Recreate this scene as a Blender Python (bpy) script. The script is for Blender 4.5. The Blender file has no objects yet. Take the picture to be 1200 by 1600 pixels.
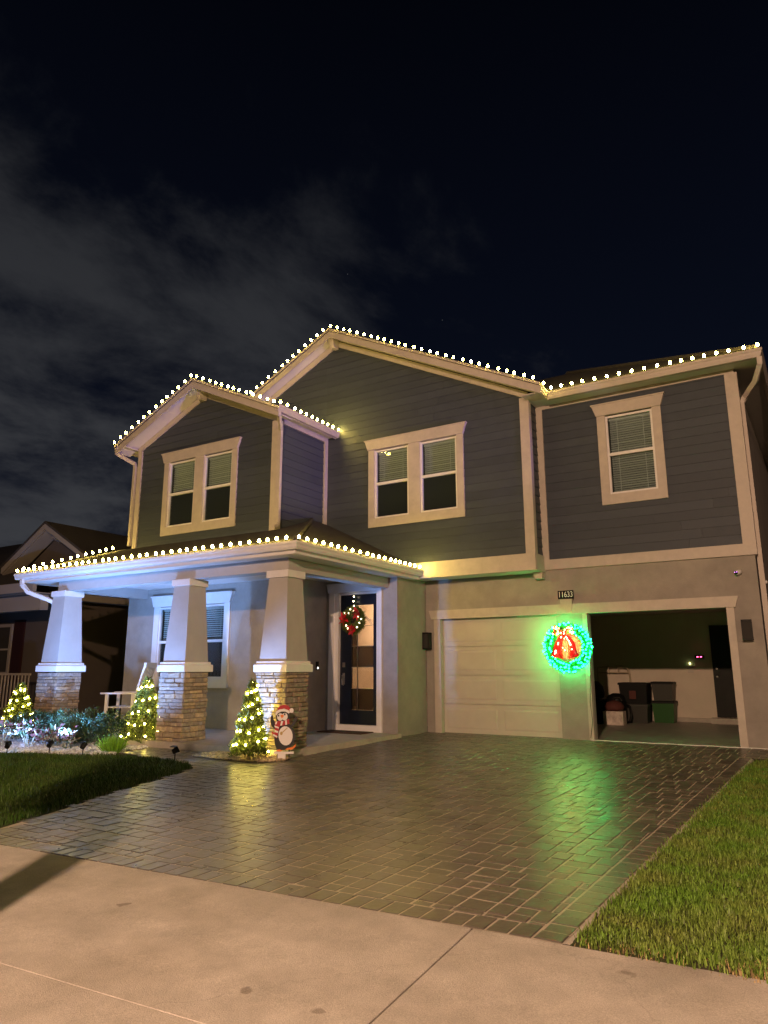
import bpy, math, random
import numpy as np
from mathutils import Matrix, Vector, Euler
R = math.radians
random.seed(7)
rng = np.random.default_rng(11)
scene = bpy.context.scene
COL = scene.collection

# ------------------------------------------------------------------ camera
YAW, PITCH, ROLL = R(-31.78), R(12.48), R(-0.077)
def cam_axes(yaw, pitch, roll):
    f = Vector((math.sin(yaw)*math.cos(pitch), math.cos(yaw)*math.cos(pitch), math.sin(pitch)))
    r = Vector((math.cos(yaw), -math.sin(yaw), 0)); u = r.cross(f)
    return r*math.cos(roll)+u*math.sin(roll), -r*math.sin(roll)+u*math.cos(roll), f
CR, CU, CF = cam_axes(YAW, PITCH, ROLL)
cd = bpy.data.cameras.new('camera'); cam = bpy.data.objects.new('camera', cd); COL.objects.link(cam)
cam.matrix_world = Matrix(((CR.x, CU.x, -CF.x, 0), (CR.y, CU.y, -CF.y, 0), (CR.z, CU.z, -CF.z, 1.32), (0, 0, 0, 1)))
cd.sensor_fit = 'VERTICAL'; cd.sensor_height = 36.0; cd.lens = 36.0*1109/1600
cd.clip_end = 2000; cd.clip_start = 0.05
scene.camera = cam
scene.render.resolution_x = 768; scene.render.resolution_y = 1024

# ------------------------------------------------------------------ world: night sky with a cloud deck
w = bpy.data.worlds.new('World'); scene.world = w; w.use_nodes = True
nt = w.node_tree; N = nt.nodes; Lk = nt.links; N.clear()
def nd(t, **k):
    n = N.new(t)
    for a, b in k.items(): setattr(n, a, b)
    return n
out = nd('ShaderNodeOutputWorld'); bg = nd('ShaderNodeBackground'); Lk.new(bg.outputs[0], out.inputs[0])
sky = nd('ShaderNodeTexSky', sky_type='NISHITA', sun_disc=False)
sky.sun_elevation = R(30); sky.sun_rotation = R(205)
SKX, SKY = 0.0, 0.0
tc = nd('ShaderNodeTexCoord'); sep = nd('ShaderNodeSeparateXYZ'); Lk.new(tc.outputs['Generated'], sep.inputs[0])
def mth(op, a, b=None, clamp=False):
    m = nd('ShaderNodeMath', operation=op, use_clamp=clamp)
    for i, x in enumerate((a, b)):
        if x is None: continue
        if isinstance(x, (int, float)): m.inputs[i].default_value = x
        else: Lk.new(x, m.inputs[i])
    return m.outputs[0]
zc = mth('ADD', mth('MAXIMUM', sep.outputs[2], 0.0), 0.22)
px = mth('DIVIDE', sep.outputs[0], zc); py = mth('DIVIDE', sep.outputs[1], zc)
cmb = nd('ShaderNodeCombineXYZ'); Lk.new(px, cmb.inputs[0]); Lk.new(py, cmb.inputs[1])
n1 = nd('ShaderNodeTexNoise'); n1.inputs['Scale'].default_value = 2.1; n1.inputs['Detail'].default_value = 8; n1.inputs['Roughness'].default_value = .62; n1.inputs['Distortion'].default_value = .25
vm = nd('ShaderNodeMapping'); vm.inputs['Rotation'].default_value = (0, 0, R(35)); vm.inputs['Scale'].default_value = (1.0, .75, 1); vm.inputs['Location'].default_value = (SKX, SKY, 0)
Lk.new(cmb.outputs[0], vm.inputs['Vector']); Lk.new(vm.outputs[0], n1.inputs['Vector'])
# the deck thins out towards +x (east)
bank = mth('MULTIPLY_ADD', px, -0.60); bank.node.inputs[2].default_value = -0.47
cov = mth('ADD', mth('MULTIPLY_ADD', n1.outputs['Fac'], 1.7), mth('MINIMUM', bank, 0.17))
cov.node.inputs[0].links[0].from_node.inputs[2].default_value = -0.36
rmp = nd('ShaderNodeMapRange', interpolation_type='SMOOTHSTEP'); rmp.inputs['From Min'].default_value = .40; rmp.inputs['From Max'].default_value = .86
Lk.new(cov, rmp.inputs['Value'])
# town glow: cloud brighter near the horizon
glow = nd('ShaderNodeMapRange'); glow.inputs['From Min'].default_value = 0.05; glow.inputs['From Max'].default_value = 0.75
glow.inputs['To Min'].default_value = 1.0; glow.inputs['To Max'].default_value = 0.30
Lk.new(sep.outputs[2], glow.inputs['Value'])
cl = nd('ShaderNodeMix', data_type='RGBA', blend_type='MULTIPLY'); cl.inputs[0].default_value = 1.0
cl.inputs['A'].default_value = (0.044, 0.046, 0.053, 1)
Lk.new(glow.outputs[0], cl.inputs['B'])
skm = nd('ShaderNodeMix', data_type='RGBA', blend_type='MULTIPLY'); skm.inputs[0].default_value = 1.0
skm.inputs['B'].default_value = (0.00028, 0.00032, 0.00042, 1)
Lk.new(sky.outputs[0], skm.inputs['A'])
base = nd('ShaderNodeMix', data_type='RGBA', blend_type='ADD'); base.inputs[0].default_value = 1.0
gl2 = nd('ShaderNodeMapRange'); gl2.inputs['From Min'].default_value = 0.15; gl2.inputs['From Max'].default_value = 0.75
gl2.inputs['To Min'].default_value = 0.0105; gl2.inputs['To Max'].default_value = 0.0022
Lk.new(sep.outputs[2], gl2.inputs['Value'])
bcol = nd('ShaderNodeMix', data_type='RGBA', blend_type='MULTIPLY'); bcol.inputs[0].default_value = 1.0
bcol.inputs['A'].default_value = (0.30, 0.42, 1.0, 1); Lk.new(gl2.outputs[0], bcol.inputs['B'])
Lk.new(bcol.outputs['Result'], base.inputs['A']); Lk.new(skm.outputs['Result'], base.inputs['B'])
# faint stars
vor = nd('ShaderNodeTexVoronoi'); vor.inputs['Scale'].default_value = 34; Lk.new(tc.outputs['Generated'], vor.inputs['Vector'])
st = mth('LESS_THAN', vor.outputs['Distance'], 0.028)
sg = mth('GREATER_THAN', vor.outputs['Color'], 0.72)
stb = mth('MULTIPLY', mth('MULTIPLY', st, sg), 0.035)
mx = nd('ShaderNodeMix', data_type='RGBA'); Lk.new(rmp.outputs[0], mx.inputs[0])
ad = nd('ShaderNodeMix', data_type='RGBA', blend_type='ADD'); ad.inputs[0].default_value = 1.0
Lk.new(base.outputs['Result'], ad.inputs['A']); Lk.new(stb, ad.inputs['B'])
Lk.new(ad.outputs['Result'], mx.inputs['A']); Lk.new(cl.outputs['Result'], mx.inputs['B'])
Lk.new(mx.outputs['Result'], bg.inputs[0]); bg.inputs[1].default_value = 1.0

# moonlight, very weak
sd = bpy.data.lights.new('moon', 'SUN'); sd.energy = 0.02; sd.angle = R(0.5); sd.color = (.8, .88, 1)
so = bpy.data.objects.new('moon', sd); COL.objects.link(so); so.rotation_euler = (R(55), 0, R(-25))
so.location = (-20, -30, 60)

scene.view_settings.view_transform = 'Standard'; scene.view_settings.look = 'None'
scene.view_settings.exposure = 0.0; scene.view_settings.gamma = 1.0; scene.view_settings.use_curve_mapping = False
try:
    scene.cycles.use_denoising = True
    scene.cycles.max_bounces = 6; scene.cycles.diffuse_bounces = 5; scene.cycles.glossy_bounces = 3
    scene.cycles.transparent_max_bounces = 12
    scene.cycles.sample_clamp_indirect = 4.0; scene.cycles.sample_clamp_direct = 0
    scene.cycles.caustics_reflective = False; scene.cycles.caustics_refractive = False
except Exception: pass

# ------------------------------------------------------------------ materials
MATS = {}
def mat(name, col, rough=.6, var=0.0, nscale=8, bump=0.0, bscale=60, spec=.4, island=0.0, objrand=0.0, col2=None, metal=0.0, c2scale=3.0, coord='Object', sheen=0, ccol=None):
    m = bpy.data.materials.new(name); m.use_nodes = True; MATS[name] = m
    t = m.node_tree; n = t.nodes; l = t.links; b = n['Principled BSDF']
    b.inputs['Roughness'].default_value = rough; b.inputs['Specular IOR Level'].default_value = spec; b.inputs['Metallic'].default_value = metal
    cur = None
    rgb = n.new('ShaderNodeRGB'); rgb.outputs[0].default_value = (*col, 1); cur = rgb.outputs[0]
    tcn = n.new('ShaderNodeTexCoord')
    if col2 is not None:
        ns = n.new('ShaderNodeTexNoise'); ns.inputs['Scale'].default_value = c2scale; ns.inputs['Detail'].default_value = 5; l.new(tcn.outputs[coord], ns.inputs['Vector'])
        rp = n.new('ShaderNodeMapRange'); rp.inputs['From Min'].default_value = .38; rp.inputs['From Max'].default_value = .64; l.new(ns.outputs['Fac'], rp.inputs['Value'])
        mi = n.new('ShaderNodeMix'); mi.data_type = 'RGBA'; mi.inputs['B'].default_value = (*col2, 1); l.new(cur, mi.inputs['A']); l.new(rp.outputs[0], mi.inputs[0]); cur = mi.outputs['Result']
    def mulby(sock, lo, hi, fmin=0.0, fmax=1.0):
        nonlocal cur
        rp = n.new('ShaderNodeMapRange'); rp.inputs['From Min'].default_value = fmin; rp.inputs['From Max'].default_value = fmax
        rp.inputs['To Min'].default_value = lo; rp.inputs['To Max'].default_value = hi; l.new(sock, rp.inputs['Value'])
        mi = n.new('ShaderNodeMix'); mi.data_type = 'RGBA'; mi.blend_type = 'MULTIPLY'; mi.inputs[0].default_value = 1
        l.new(cur, mi.inputs['A']); l.new(rp.outputs[0], mi.inputs['B']); cur = mi.outputs['Result']
    if island:
        g = n.new('ShaderNodeNewGeometry'); mulby(g.outputs['Random Per Island'], 1-island, 1+island)
    if objrand:
        g = n.new('ShaderNodeObjectInfo'); mulby(g.outputs['Random'], 1-objrand, 1+objrand)
    if ccol is not None:
        g = n.new('ShaderNodeObjectInfo'); mi = n.new('ShaderNodeMix'); mi.data_type = 'RGBA'; mi.inputs['B'].default_value = (*ccol, 1)
        mm = n.new('ShaderNodeMath'); mm.operation = 'FRACT'; m2 = n.new('ShaderNodeMath'); m2.operation = 'MULTIPLY'; m2.inputs[1].default_value = 7.31
        l.new(g.outputs['Random'], m2.inputs[0]); l.new(m2.outputs[0], mm.inputs[0]); l.new(mm.outputs[0], mi.inputs[0]); l.new(cur, mi.inputs['A']); cur = mi.outputs['Result']
    if var:
        ns = n.new('ShaderNodeTexNoise'); ns.inputs['Scale'].default_value = nscale; ns.inputs['Detail'].default_value = 6; ns.inputs['Roughness'].default_value = .65; l.new(tcn.outputs[coord], ns.inputs['Vector'])
        mulby(ns.outputs['Fac'], 1-var, 1+var, .3, .7)
        r2 = n.new('ShaderNodeMapRange'); r2.inputs['From Min'].default_value = .3; r2.inputs['From Max'].default_value = .7; r2.inputs['To Min'].default_value = max(.05, rough-.1); r2.inputs['To Max'].default_value = min(1, rough+.1)
        l.new(ns.outputs['Fac'], r2.inputs['Value']); l.new(r2.outputs[0], b.inputs['Roughness'])
    if bump:
        ns = n.new('ShaderNodeTexNoise'); ns.inputs['Scale'].default_value = bscale; ns.inputs['Detail'].default_value = 4; l.new(tcn.outputs[coord], ns.inputs['Vector'])
        bm = n.new('ShaderNodeBump'); bm.inputs['Strength'].default_value = bump; bm.inputs['Distance'].default_value = .01; l.new(ns.outputs['Fac'], bm.inputs['Height']); l.new(bm.outputs[0], b.inputs['Normal'])
    l.new(cur, b.inputs['Base Color'])
    return m
def emis(name, col, strength, base=(.8, .8, .8)):
    m = bpy.data.materials.new(name); m.use_nodes = True; MATS[name] = m
    b = m.node_tree.nodes['Principled BSDF']; b.inputs['Base Color'].default_value = (*base, 1)
    b.inputs['Emission Color'].default_value = (*col, 1); b.inputs['Emission Strength'].default_value = strength
    return m
def glassmat(name, tint=(.8, .85, .85), refl=(.9, .9, .9), rough=.03, ior=1.5):
    m = bpy.data.materials.new(name); m.use_nodes = True; MATS[name] = m
    t = m.node_tree; n = t.nodes; l = t.links; n.clear()
    o = n.new('ShaderNodeOutputMaterial'); a = n.new('ShaderNodeBsdfTransparent'); g = n.new('ShaderNodeBsdfGlossy'); lw = n.new('ShaderNodeLayerWeight'); lw.inputs[0].default_value = .5; pw = n.new('ShaderNodeMath'); pw.operation = 'POWER'; pw.inputs[1].default_value = 4; f = n.new('ShaderNodeMath'); f.operation = 'MULTIPLY_ADD'; f.inputs[1].default_value = .6; f.inputs[2].default_value = .035; l.new(lw.outputs['Facing'], pw.inputs[0]); l.new(pw.outputs[0], f.inputs[0]); s = n.new('ShaderNodeMixShader')
    a.inputs[0].default_value = (*tint, 1); g.inputs[0].default_value = (*refl, 1); g.inputs['Roughness'].default_value = rough
    l.new(f.outputs[0], s.inputs[0]); l.new(a.outputs[0], s.inputs[1]); l.new(g.outputs[0], s.inputs[2]); l.new(s.outputs[0], o.inputs[0])
    return m
M = {}
M['siding'] = mat('slate_siding', (.053, .065, .083), .55, var=.10, nscale=5, bump=.25, bscale=90, objrand=.10, spec=.35)
M['trim'] = mat('cream_trim', (.49, .44, .385), .5, var=.09, nscale=6, bump=.08, bscale=120)
M['white'] = mat('white_paint', (.74, .73, .72), .45, var=.05, nscale=5)
M['soffit'] = mat('soffit_white', (.66, .64, .62), .5, var=.04, nscale=4)
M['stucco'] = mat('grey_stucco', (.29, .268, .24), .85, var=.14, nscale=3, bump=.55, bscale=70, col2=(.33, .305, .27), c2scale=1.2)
M['shaft'] = mat('column_stucco', (.42, .405, .385), .8, var=.06, nscale=4, bump=.3, bscale=90)
M['stone'] = mat('ledge_stone', (.36, .275, .175), .85, var=.32, nscale=14, bump=.9, bscale=35, objrand=.42, ccol=(.27, .235, .20))
M['mortar'] = mat('stone_mortar', (.10, .09, .075), .95)
M['roof'] = mat('dark_shingle', (.045, .04, .038), .9, var=.35, nscale=12, bump=.6, bscale=30)
M['gdoor'] = mat('garage_door_paint', (.52, .48, .42), .45, var=.05, nscale=4, bump=.12, bscale=140)
M['dark'] = mat('dark_interior', (.03, .028, .026), .8)
M['room'] = mat('room_wall', (.10, .095, .08), .9, var=.2, nscale=2)
M['blind'] = mat('blind_slat', (.68, .69, .66), .5, island=.12)
M['screen'] = mat('insect_screen', (.035, .035, .033), .7)
M['glass'] = glassmat('window_glass')
M['frost'] = glassmat('frosted_dark_glass', tint=(.24, .22, .20), rough=.12)
M['clear'] = glassmat('door_clear_glass', tint=(.80, .76, .72), rough=.05)
M['navy'] = mat('navy_door', (.006, .009, .020), .35, var=.1, nscale=6, bump=.05)
M['nickel'] = mat('nickel', (.55, .53, .50), .3, metal=1.0)
M['conc'] = None
M['slab'] = mat('porch_concrete', (.42, .38, .33), .7, var=.16, nscale=5, bump=.2, bscale=60)
M['gfloor'] = mat('garage_floor', (.36, .335, .30), .5, var=.25, nscale=3)
M['gwall'] = mat('garage_drywall', (.62, .55, .46), .85, var=.07, nscale=2)
M['sand'] = mat('joint_sand', (.46, .40, .33), .95, var=.25, nscale=20)
M['soil'] = mat('soil', (.045, .038, .022), .95, var=.4, nscale=15, col2=(.04, .055, .015), c2scale=6)
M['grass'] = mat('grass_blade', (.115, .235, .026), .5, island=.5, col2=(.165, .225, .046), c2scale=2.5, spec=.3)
M['grass_shade'] = mat('grass_blade_shaded', (.045, .105, .014), .5, island=.45, col2=(.060, .105, .020), c2scale=1.5, spec=.3)  # darker copy of the blade colour: shade on the left lawn put into it
M['hedge'] = mat('hedge_leaf', (.035, .080, .045), .38, island=.45, spec=.5)
M['hedgel'] = mat('hedge_leaf_light', (.060, .110, .050), .38, island=.4, spec=.5)
M['croton_r'] = mat('croton_red', (.13, .050, .045), .35, island=.5, spec=.5)
M['croton_y'] = mat('croton_cream', (.38, .36, .24), .4, island=.35, spec=.5)
M['croton_g'] = mat('croton_green', (.06, .10, .05), .4, island=.4, spec=.5)
M['lime'] = mat('lime_leaf', (.20, .42, .035), .4, island=.35)
M['cone'] = mat('conifer_leaf', (.105, .145, .022), .5, island=.5)
M['bark'] = mat('bark', (.10, .075, .05), .9, var=.3, nscale=20, bump=.8, bscale=30)
M['rockw'] = mat('pale_river_rock', (.62, .62, .61), .6, island=.35)
M['rockt'] = mat('tan_river_rock', (.40, .31, .20), .6, island=.4)
M['mulch'] = mat('bed_soil', (.09, .075, .055), .95, var=.4, nscale=25)
M['black'] = mat('black_plastic', (.007, .007, .007), .5, spec=.2)
M['blackm'] = mat('black_metal', (.009, .009, .008), .5, var=.1, spec=.2)
M['wire'] = mat('green_wire', (.012, .03, .014), .6)
M['bulb'] = emis('warm_bulb', (1.0, .71, .14), 200)
M['bulbt'] = emis('warm_tree_bulb', (1.0, .75, .13), 125)
M['bulbg'] = emis('green_led', (.003, 1.0, .19), 140, (.1, .6, .2))
M['bulbr'] = emis('red_led', (1.0, .03, .02), 230, (.6, .1, .1))
M['bulbw'] = emis('wreath_bulb', (1.0, .80, .50), 22)
M['lens'] = emis('spot_lens', (.45, .66, 1.0), 170)
M['tinsel'] = mat('green_tinsel', (.018, .28, .050), .35, island=.5, spec=.7)
M['bow'] = mat('red_ribbon', (.50, .02, .018), .35, spec=.5)
M['petal'] = mat('poinsettia', (.60, .02, .025), .45, island=.3)
M['shutter'] = mat('maroon_shutter', (.030, .008, .008), .5)
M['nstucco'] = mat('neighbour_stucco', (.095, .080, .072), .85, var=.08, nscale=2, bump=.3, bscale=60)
M['ntrim'] = mat('neighbour_trim', (.30, .275, .26), .6)
M['rail'] = mat('railing_paint', (.40, .36, .35), .5)
M['signw'] = mat('sign_white', (.78, .76, .76), .5)
M['signr'] = mat('sign_red', (.42, .02, .03), .5)
M['signo'] = mat('sign_orange', (.80, .22, .04), .5)
M['signk'] = mat('sign_black', (.014, .013, .015), .45)
M['signc'] = mat('sign_gold', (.45, .33, .12), .5)
M['green_bin'] = mat('green_tote', (.015, .085, .012), .45)
M['greybin'] = mat('translucent_tote', (.042, .042, .036), .45)
M['box'] = mat('white_box', (.60, .52, .46), .6, var=.35, nscale=9)
M['redbag'] = mat('dark_red_cloth', (.10, .03, .025), .8)
M['cream'] = mat('cream_tube', (.42, .36, .26), .4)
M['mat'] = mat('coir_mat', (.055, .028, .018), .95, var=.4, nscale=60)
M['redled'] = emis('red_indicator', (1, .06, .18), 12)
M['grnled'] = emis('yellow_indicator', (.9, 1, .4), 5)
M['vioLED'] = emis('violet_indicator', (.75, .25, 1), 6)
M['asphalt'] = mat('asphalt', (.05, .05, .052), .85, var=.25, nscale=30)
M['pole'] = mat('lamp_pole', (.06, .06, .06), .5, metal=.5)
M['lamp'] = emis('street_lamp_lens', (1, .62, .32), 20)
M['purple'] = emis('purple_lens', (.5, .15, 1), 12)
M['bellglow'] = emis('doorbell_glow', (1, .95, .85), 3)

# pavers: sealed, slightly glossy, each with its own tone
def paver_mat():
    m = mat('sealed_paver', (.114, .098, .083), .36, var=.28, nscale=9, bump=.30, bscale=22, spec=.55, island=.34, col2=(.085, .074, .066), c2scale=1.6, coord='Object')
    return m
M['paver'] = paver_mat()
# sidewalk concrete with stains
def conc_mat():
    m = mat('sidewalk_concrete', (.53, .49, .455), .85, var=.18, nscale=3.2, bump=.5, bscale=220, col2=(.445, .405, .365), c2scale=1.3)
    t = m.node_tree; n = t.nodes; l = t.links; b = n['Principled BSDF']
    src = b.inputs['Base Color'].links[0].from_socket
    tcn = n.new('ShaderNodeTexCoord')
    dn = n.new('ShaderNodeTexNoise'); dn.inputs['Scale'].default_value = 9; l.new(tcn.outputs['Object'], dn.inputs['Vector'])
    mixv = n.new('ShaderNodeMix'); mixv.data_type = 'RGBA'; mixv.inputs[0].default_value = .12; l.new(tcn.outputs['Object'], mixv.inputs['A']); l.new(dn.outputs['Color'], mixv.inputs['B'])
    v = n.new('ShaderNodeTexVoronoi'); v.inputs['Scale'].default_value = 2.4; l.new(mixv.outputs['Result'], v.inputs['Vector'])
    sx = n.new('ShaderNodeSeparateColor'); l.new(v.outputs['Color'], sx.inputs[0])
    rad = n.new('ShaderNodeMapRange'); rad.inputs['From Min'].default_value = .25; rad.inputs['From Max'].default_value = 1; rad.inputs['To Min'].default_value = .0; rad.inputs['To Max'].default_value = .15; l.new(sx.outputs[0], rad.inputs['Value'])
    sub = n.new('ShaderNodeMath'); sub.operation = 'SUBTRACT'; l.new(rad.outputs[0], sub.inputs[0]); l.new(v.outputs['Distance'], sub.inputs[1])
    rp = n.new('ShaderNodeMapRange'); rp.inputs['From Min'].default_value = 0; rp.inputs['From Max'].default_value = .03; rp.inputs['To Max'].default_value = .55; l.new(sub.outputs[0], rp.inputs['Value'])
    mi = n.new('ShaderNodeMix'); mi.data_type = 'RGBA'; mi.inputs['B'].default_value = (.15, .12, .095, 1); l.new(rp.outputs[0], mi.inputs[0]); l.new(src, mi.inputs['A'])
    fn = n.new('ShaderNodeTexNoise'); fn.inputs['Scale'].default_value = 140; fn.inputs['Detail'].default_value = 3; l.new(tcn.outputs['Object'], fn.inputs['Vector'])
    fr2 = n.new('ShaderNodeMapRange'); fr2.inputs['From Min'].default_value = .3; fr2.inputs['From Max'].default_value = .7; fr2.inputs['To Min'].default_value = .80; fr2.inputs['To Max'].default_value = 1.18; l.new(fn.outputs['Fac'], fr2.inputs['Value'])
    m3 = n.new('ShaderNodeMix'); m3.data_type = 'RGBA'; m3.blend_type = 'MULTIPLY'; m3.inputs[0].default_value = 1; l.new(mi.outputs['Result'], m3.inputs['A']); l.new(fr2.outputs[0], m3.inputs['B'])
    # hairline cracks
    ck = n.new('ShaderNodeTexVoronoi'); ck.feature = 'DISTANCE_TO_EDGE'; ck.inputs['Scale'].default_value = .42; l.new(mixv.outputs['Result'], ck.inputs['Vector'])
    cr2 = n.new('ShaderNodeMapRange'); cr2.inputs['From Min'].default_value = .0; cr2.inputs['From Max'].default_value = .0022; cr2.inputs['To Min'].default_value = .84; cr2.inputs['To Max'].default_value = 1.0; l.new(ck.outputs['Distance'], cr2.inputs['Value'])
    m4 = n.new('ShaderNodeMix'); m4.data_type = 'RGBA'; m4.blend_type = 'MULTIPLY'; m4.inputs[0].default_value = 1; l.new(m3.outputs['Result'], m4.inputs['A']); l.new(cr2.outputs[0], m4.inputs['B'])
    l.new(m4.outputs['Result'], b.inputs['Base Color'])
    return m
M['conc'] = conc_mat()

# ------------------------------------------------------------------ mesh helpers
class MB:
    def __init__(s): s.v = []; s.f = []
    def add(s, vs, fs):
        o = len(s.v); s.v += [tuple(p) for p in vs]; s.f += [tuple(i+o for i in q) for q in fs]; return s
    def box(s, x0, x1, y0, y1, z0, z1):
        return s.add([(x0,y0,z0),(x1,y0,z0),(x1,y1,z0),(x0,y1,z0),(x0,y0,z1),(x1,y0,z1),(x1,y1,z1),(x0,y1,z1)],
                     [(0,3,2,1),(4,5,6,7),(0,1,5,4),(1,2,6,5),(2,3,7,6),(3,0,4,7)])
    def bbox(s, x0, x1, y0, y1, z0, z1, c=.008):   # box with chamfered vertical front edges and top
        vs = []; 
        for z, i in ((z0, 0), (z1-c, 0), (z1, c)):
            vs += [(x0+i,y0+i,z),(x1-i,y0+i,z),(x1-i,y1-i,z),(x0+i,y1-i,z)]
        fs = [(3,2,1,0),(8,9,10,11)]
        for k in (0, 4):
            for a in range(4): fs.append((k+a, k+(a+1)%4, k+4+(a+1)%4, k+4+a))
        return s.add(vs, fs)
    def prism_y(s, poly, y0, y1):     # poly in (x,z)
        n = len(poly); vs = [(x,y0,z) for x,z in poly]+[(x,y1,z) for x,z in poly]
        return s.add(vs, [tuple(range(n)), tuple(range(2*n-1, n-1, -1))]+[(i,i+n,(i+1)%n+n,(i+1)%n) for i in range(n)])
    def prism_x(s, poly, x0, x1):     # poly in (y,z)
        n = len(poly); vs = [(x0,y,z) for y,z in poly]+[(x1,y,z) for y,z in poly]
        return s.add(vs, [tuple(range(n)), tuple(range(2*n-1, n-1, -1))]+[(i,(i+1)%n,(i+1)%n+n,i+n) for i in range(n)])
    def prism_z(s, poly, z0, z1):
        n = len(poly); vs = [(x,y,z0) for x,y in poly]+[(x,y,z1) for x,y in poly]
        return s.add(vs, [tuple(range(n-1, -1, -1)), tuple(range(n, 2*n))]+[(i,(i+1)%n,(i+1)%n+n,i+n) for i in range(n)])
    def slab(s, pts, t=.05):          # 3d polygon thickened downwards
        n = len(pts); vs = [tuple(p) for p in pts]+[(p[0],p[1],p[2]-t) for p in pts]
        return s.add(vs, [tuple(range(n)), tuple(range(2*n-1, n-1, -1))]+[(i,i+n,(i+1)%n+n,(i+1)%n) for i in range(n)])
    def tube(s, path, rad, seg=8, cap=True):
        path = [Vector(p) for p in path]; rings = []
        up = Vector((0,0,1)); o = len(s.v)
        for i, p in enumerate(path):
            d = (path[min(i+1,len(path)-1)]-path[max(i-1,0)]).normalized()
            a = d.cross(up)
            if a.length < .05: a = d.cross(Vector((0,1,0)))
            a.normalize(); b = a.cross(d)
            rr = rad[i] if isinstance(rad, (list,tuple)) else rad
            for k in range(seg):
                t = 2*math.pi*k/seg; s.v.append(tuple(p+a*(math.cos(t)*rr)+b*(math.sin(t)*rr)))
        for i in range(len(path)-1):
            for k in range(seg):
                s.f.append((o+i*seg+k, o+i*seg+(k+1)%seg, o+(i+1)*seg+(k+1)%seg, o+(i+1)*seg+k))
        if cap:
            s.f.append(tuple(o+k for k in range(seg))[::-1]); e = o+(len(path)-1)*seg; s.f.append(tuple(e+k for k in range(seg)))
        return s
    def rect_tube(s, path, wx, wy):   # rectangular pipe
        path = [Vector(p) for p in path]; o = len(s.v)
        for i, p in enumerate(path):
            d = (path[min(i+1,len(path)-1)]-path[max(i-1,0)]).normalized()
            a = d.cross(Vector((0,1,0))) if abs(d.y) < .9 else d.cross(Vector((1,0,0)))
            a.normalize(); b = a.cross(d)
            for sx, sy in ((-1,-1),(1,-1),(1,1),(-1,1)): s.v.append(tuple(p+a*sx*wx/2+b*sy*wy/2))
        for i in range(len(path)-1):
            for k in range(4): s.f.append((o+i*4+k, o+i*4+(k+1)%4, o+(i+1)*4+(k+1)%4, o+(i+1)*4+k))
        s.f.append((o+3,o+2,o+1,o)); e = o+(len(path)-1)*4; s.f.append((e,e+1,e+2,e+3))
        return s
    def lathe(s, prof, c=(0,0,0), seg=12):
        o = len(s.v); n = len(prof)
        for r_, z in prof:
            for k in range(seg):
                t = 2*math.pi*k/seg; s.v.append((c[0]+r_*math.cos(t), c[1]+r_*math.sin(t), c[2]+z))
        for i in range(n-1):
            for k in range(seg): s.f.append((o+i*seg+k, o+i*seg+(k+1)%seg, o+(i+1)*seg+(k+1)%seg, o+(i+1)*seg+k))
        s.f.append(tuple(o+k for k in range(seg))[::-1]); s.f.append(tuple(o+(n-1)*seg+k for k in range(seg)))
        return s
    def mesh(s, name, m, smooth=False):
        me = bpy.data.meshes.new(name); me.from_pydata(s.v, [], s.f); me.update()
        if m: me.materials.append(m)
        if smooth: me.polygons.foreach_set('use_smooth', [True]*len(me.polygons))
        return me
    def build(s, name, m, parent=None, local=False, smooth=False):
        return place(name, s.mesh(name, m, smooth), parent, local)
def place(name, me, parent=None, local=False, loc=None, rot=None):
    o = bpy.data.objects.new(name, me); COL.objects.link(o)
    if parent is not None:
        o.parent = parent
        if parent.type == 'EMPTY' and not local: o.matrix_parent_inverse = Matrix.Translation(-Vector(parent.location))
    if loc is not None: o.location = loc
    if rot is not None: o.rotation_euler = rot
    return o
def thing(name, label, cat, loc=(0,0,0), rz=0, group=None):
    o = bpy.data.objects.new(name, None); COL.objects.link(o); o.location = loc; o.rotation_euler = (0,0,rz); o.empty_display_size = .2
    o['label'] = label; o['category'] = cat
    if group: o['group'] = group
    return o
def tag(o, label, cat, group=None):
    o['label'] = label; o['category'] = cat
    if group: o['group'] = group
    return o
def struct(o): o['kind'] = 'structure'; return o
def stuff(o): o['kind'] = 'stuff'; return o
def npmesh(name, V, F, m, smooth=False):   # V (n,3); F (k,3) or (k,4)
    me = bpy.data.meshes.new(name); nv = len(V); nf, ns = F.shape
    me.vertices.add(nv); me.vertices.foreach_set('co', np.asarray(V, np.float32).ravel())
    me.loops.add(nf*ns); me.loops.foreach_set('vertex_index', F.astype(np.int32).ravel())
    me.polygons.add(nf); me.polygons.foreach_set('loop_start', np.arange(0, nf*ns, ns, dtype=np.int32))
    if smooth: me.polygons.foreach_set('use_smooth', np.ones(nf, bool))
    me.materials.append(m); me.update(calc_edges=True); me.validate()
    return me
def zg(y): return -0.012*(14-min(y, 14.0))
def zgn(y): return -0.012*(14-np.minimum(y, 14.0))

# ------------------------------------------------------------------ ground, road, sidewalk
def sw(x): return 4.17+.065*x               # far edge of the sidewalk
SWA = math.atan(.065)
g = MB().add([(-300,-300,-.62),(300,-300,-.62),(300,300,-.62),(-300,300,-.62)], [(0,1,2,3)])
struct(g.build('ground', M['soil']))
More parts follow.
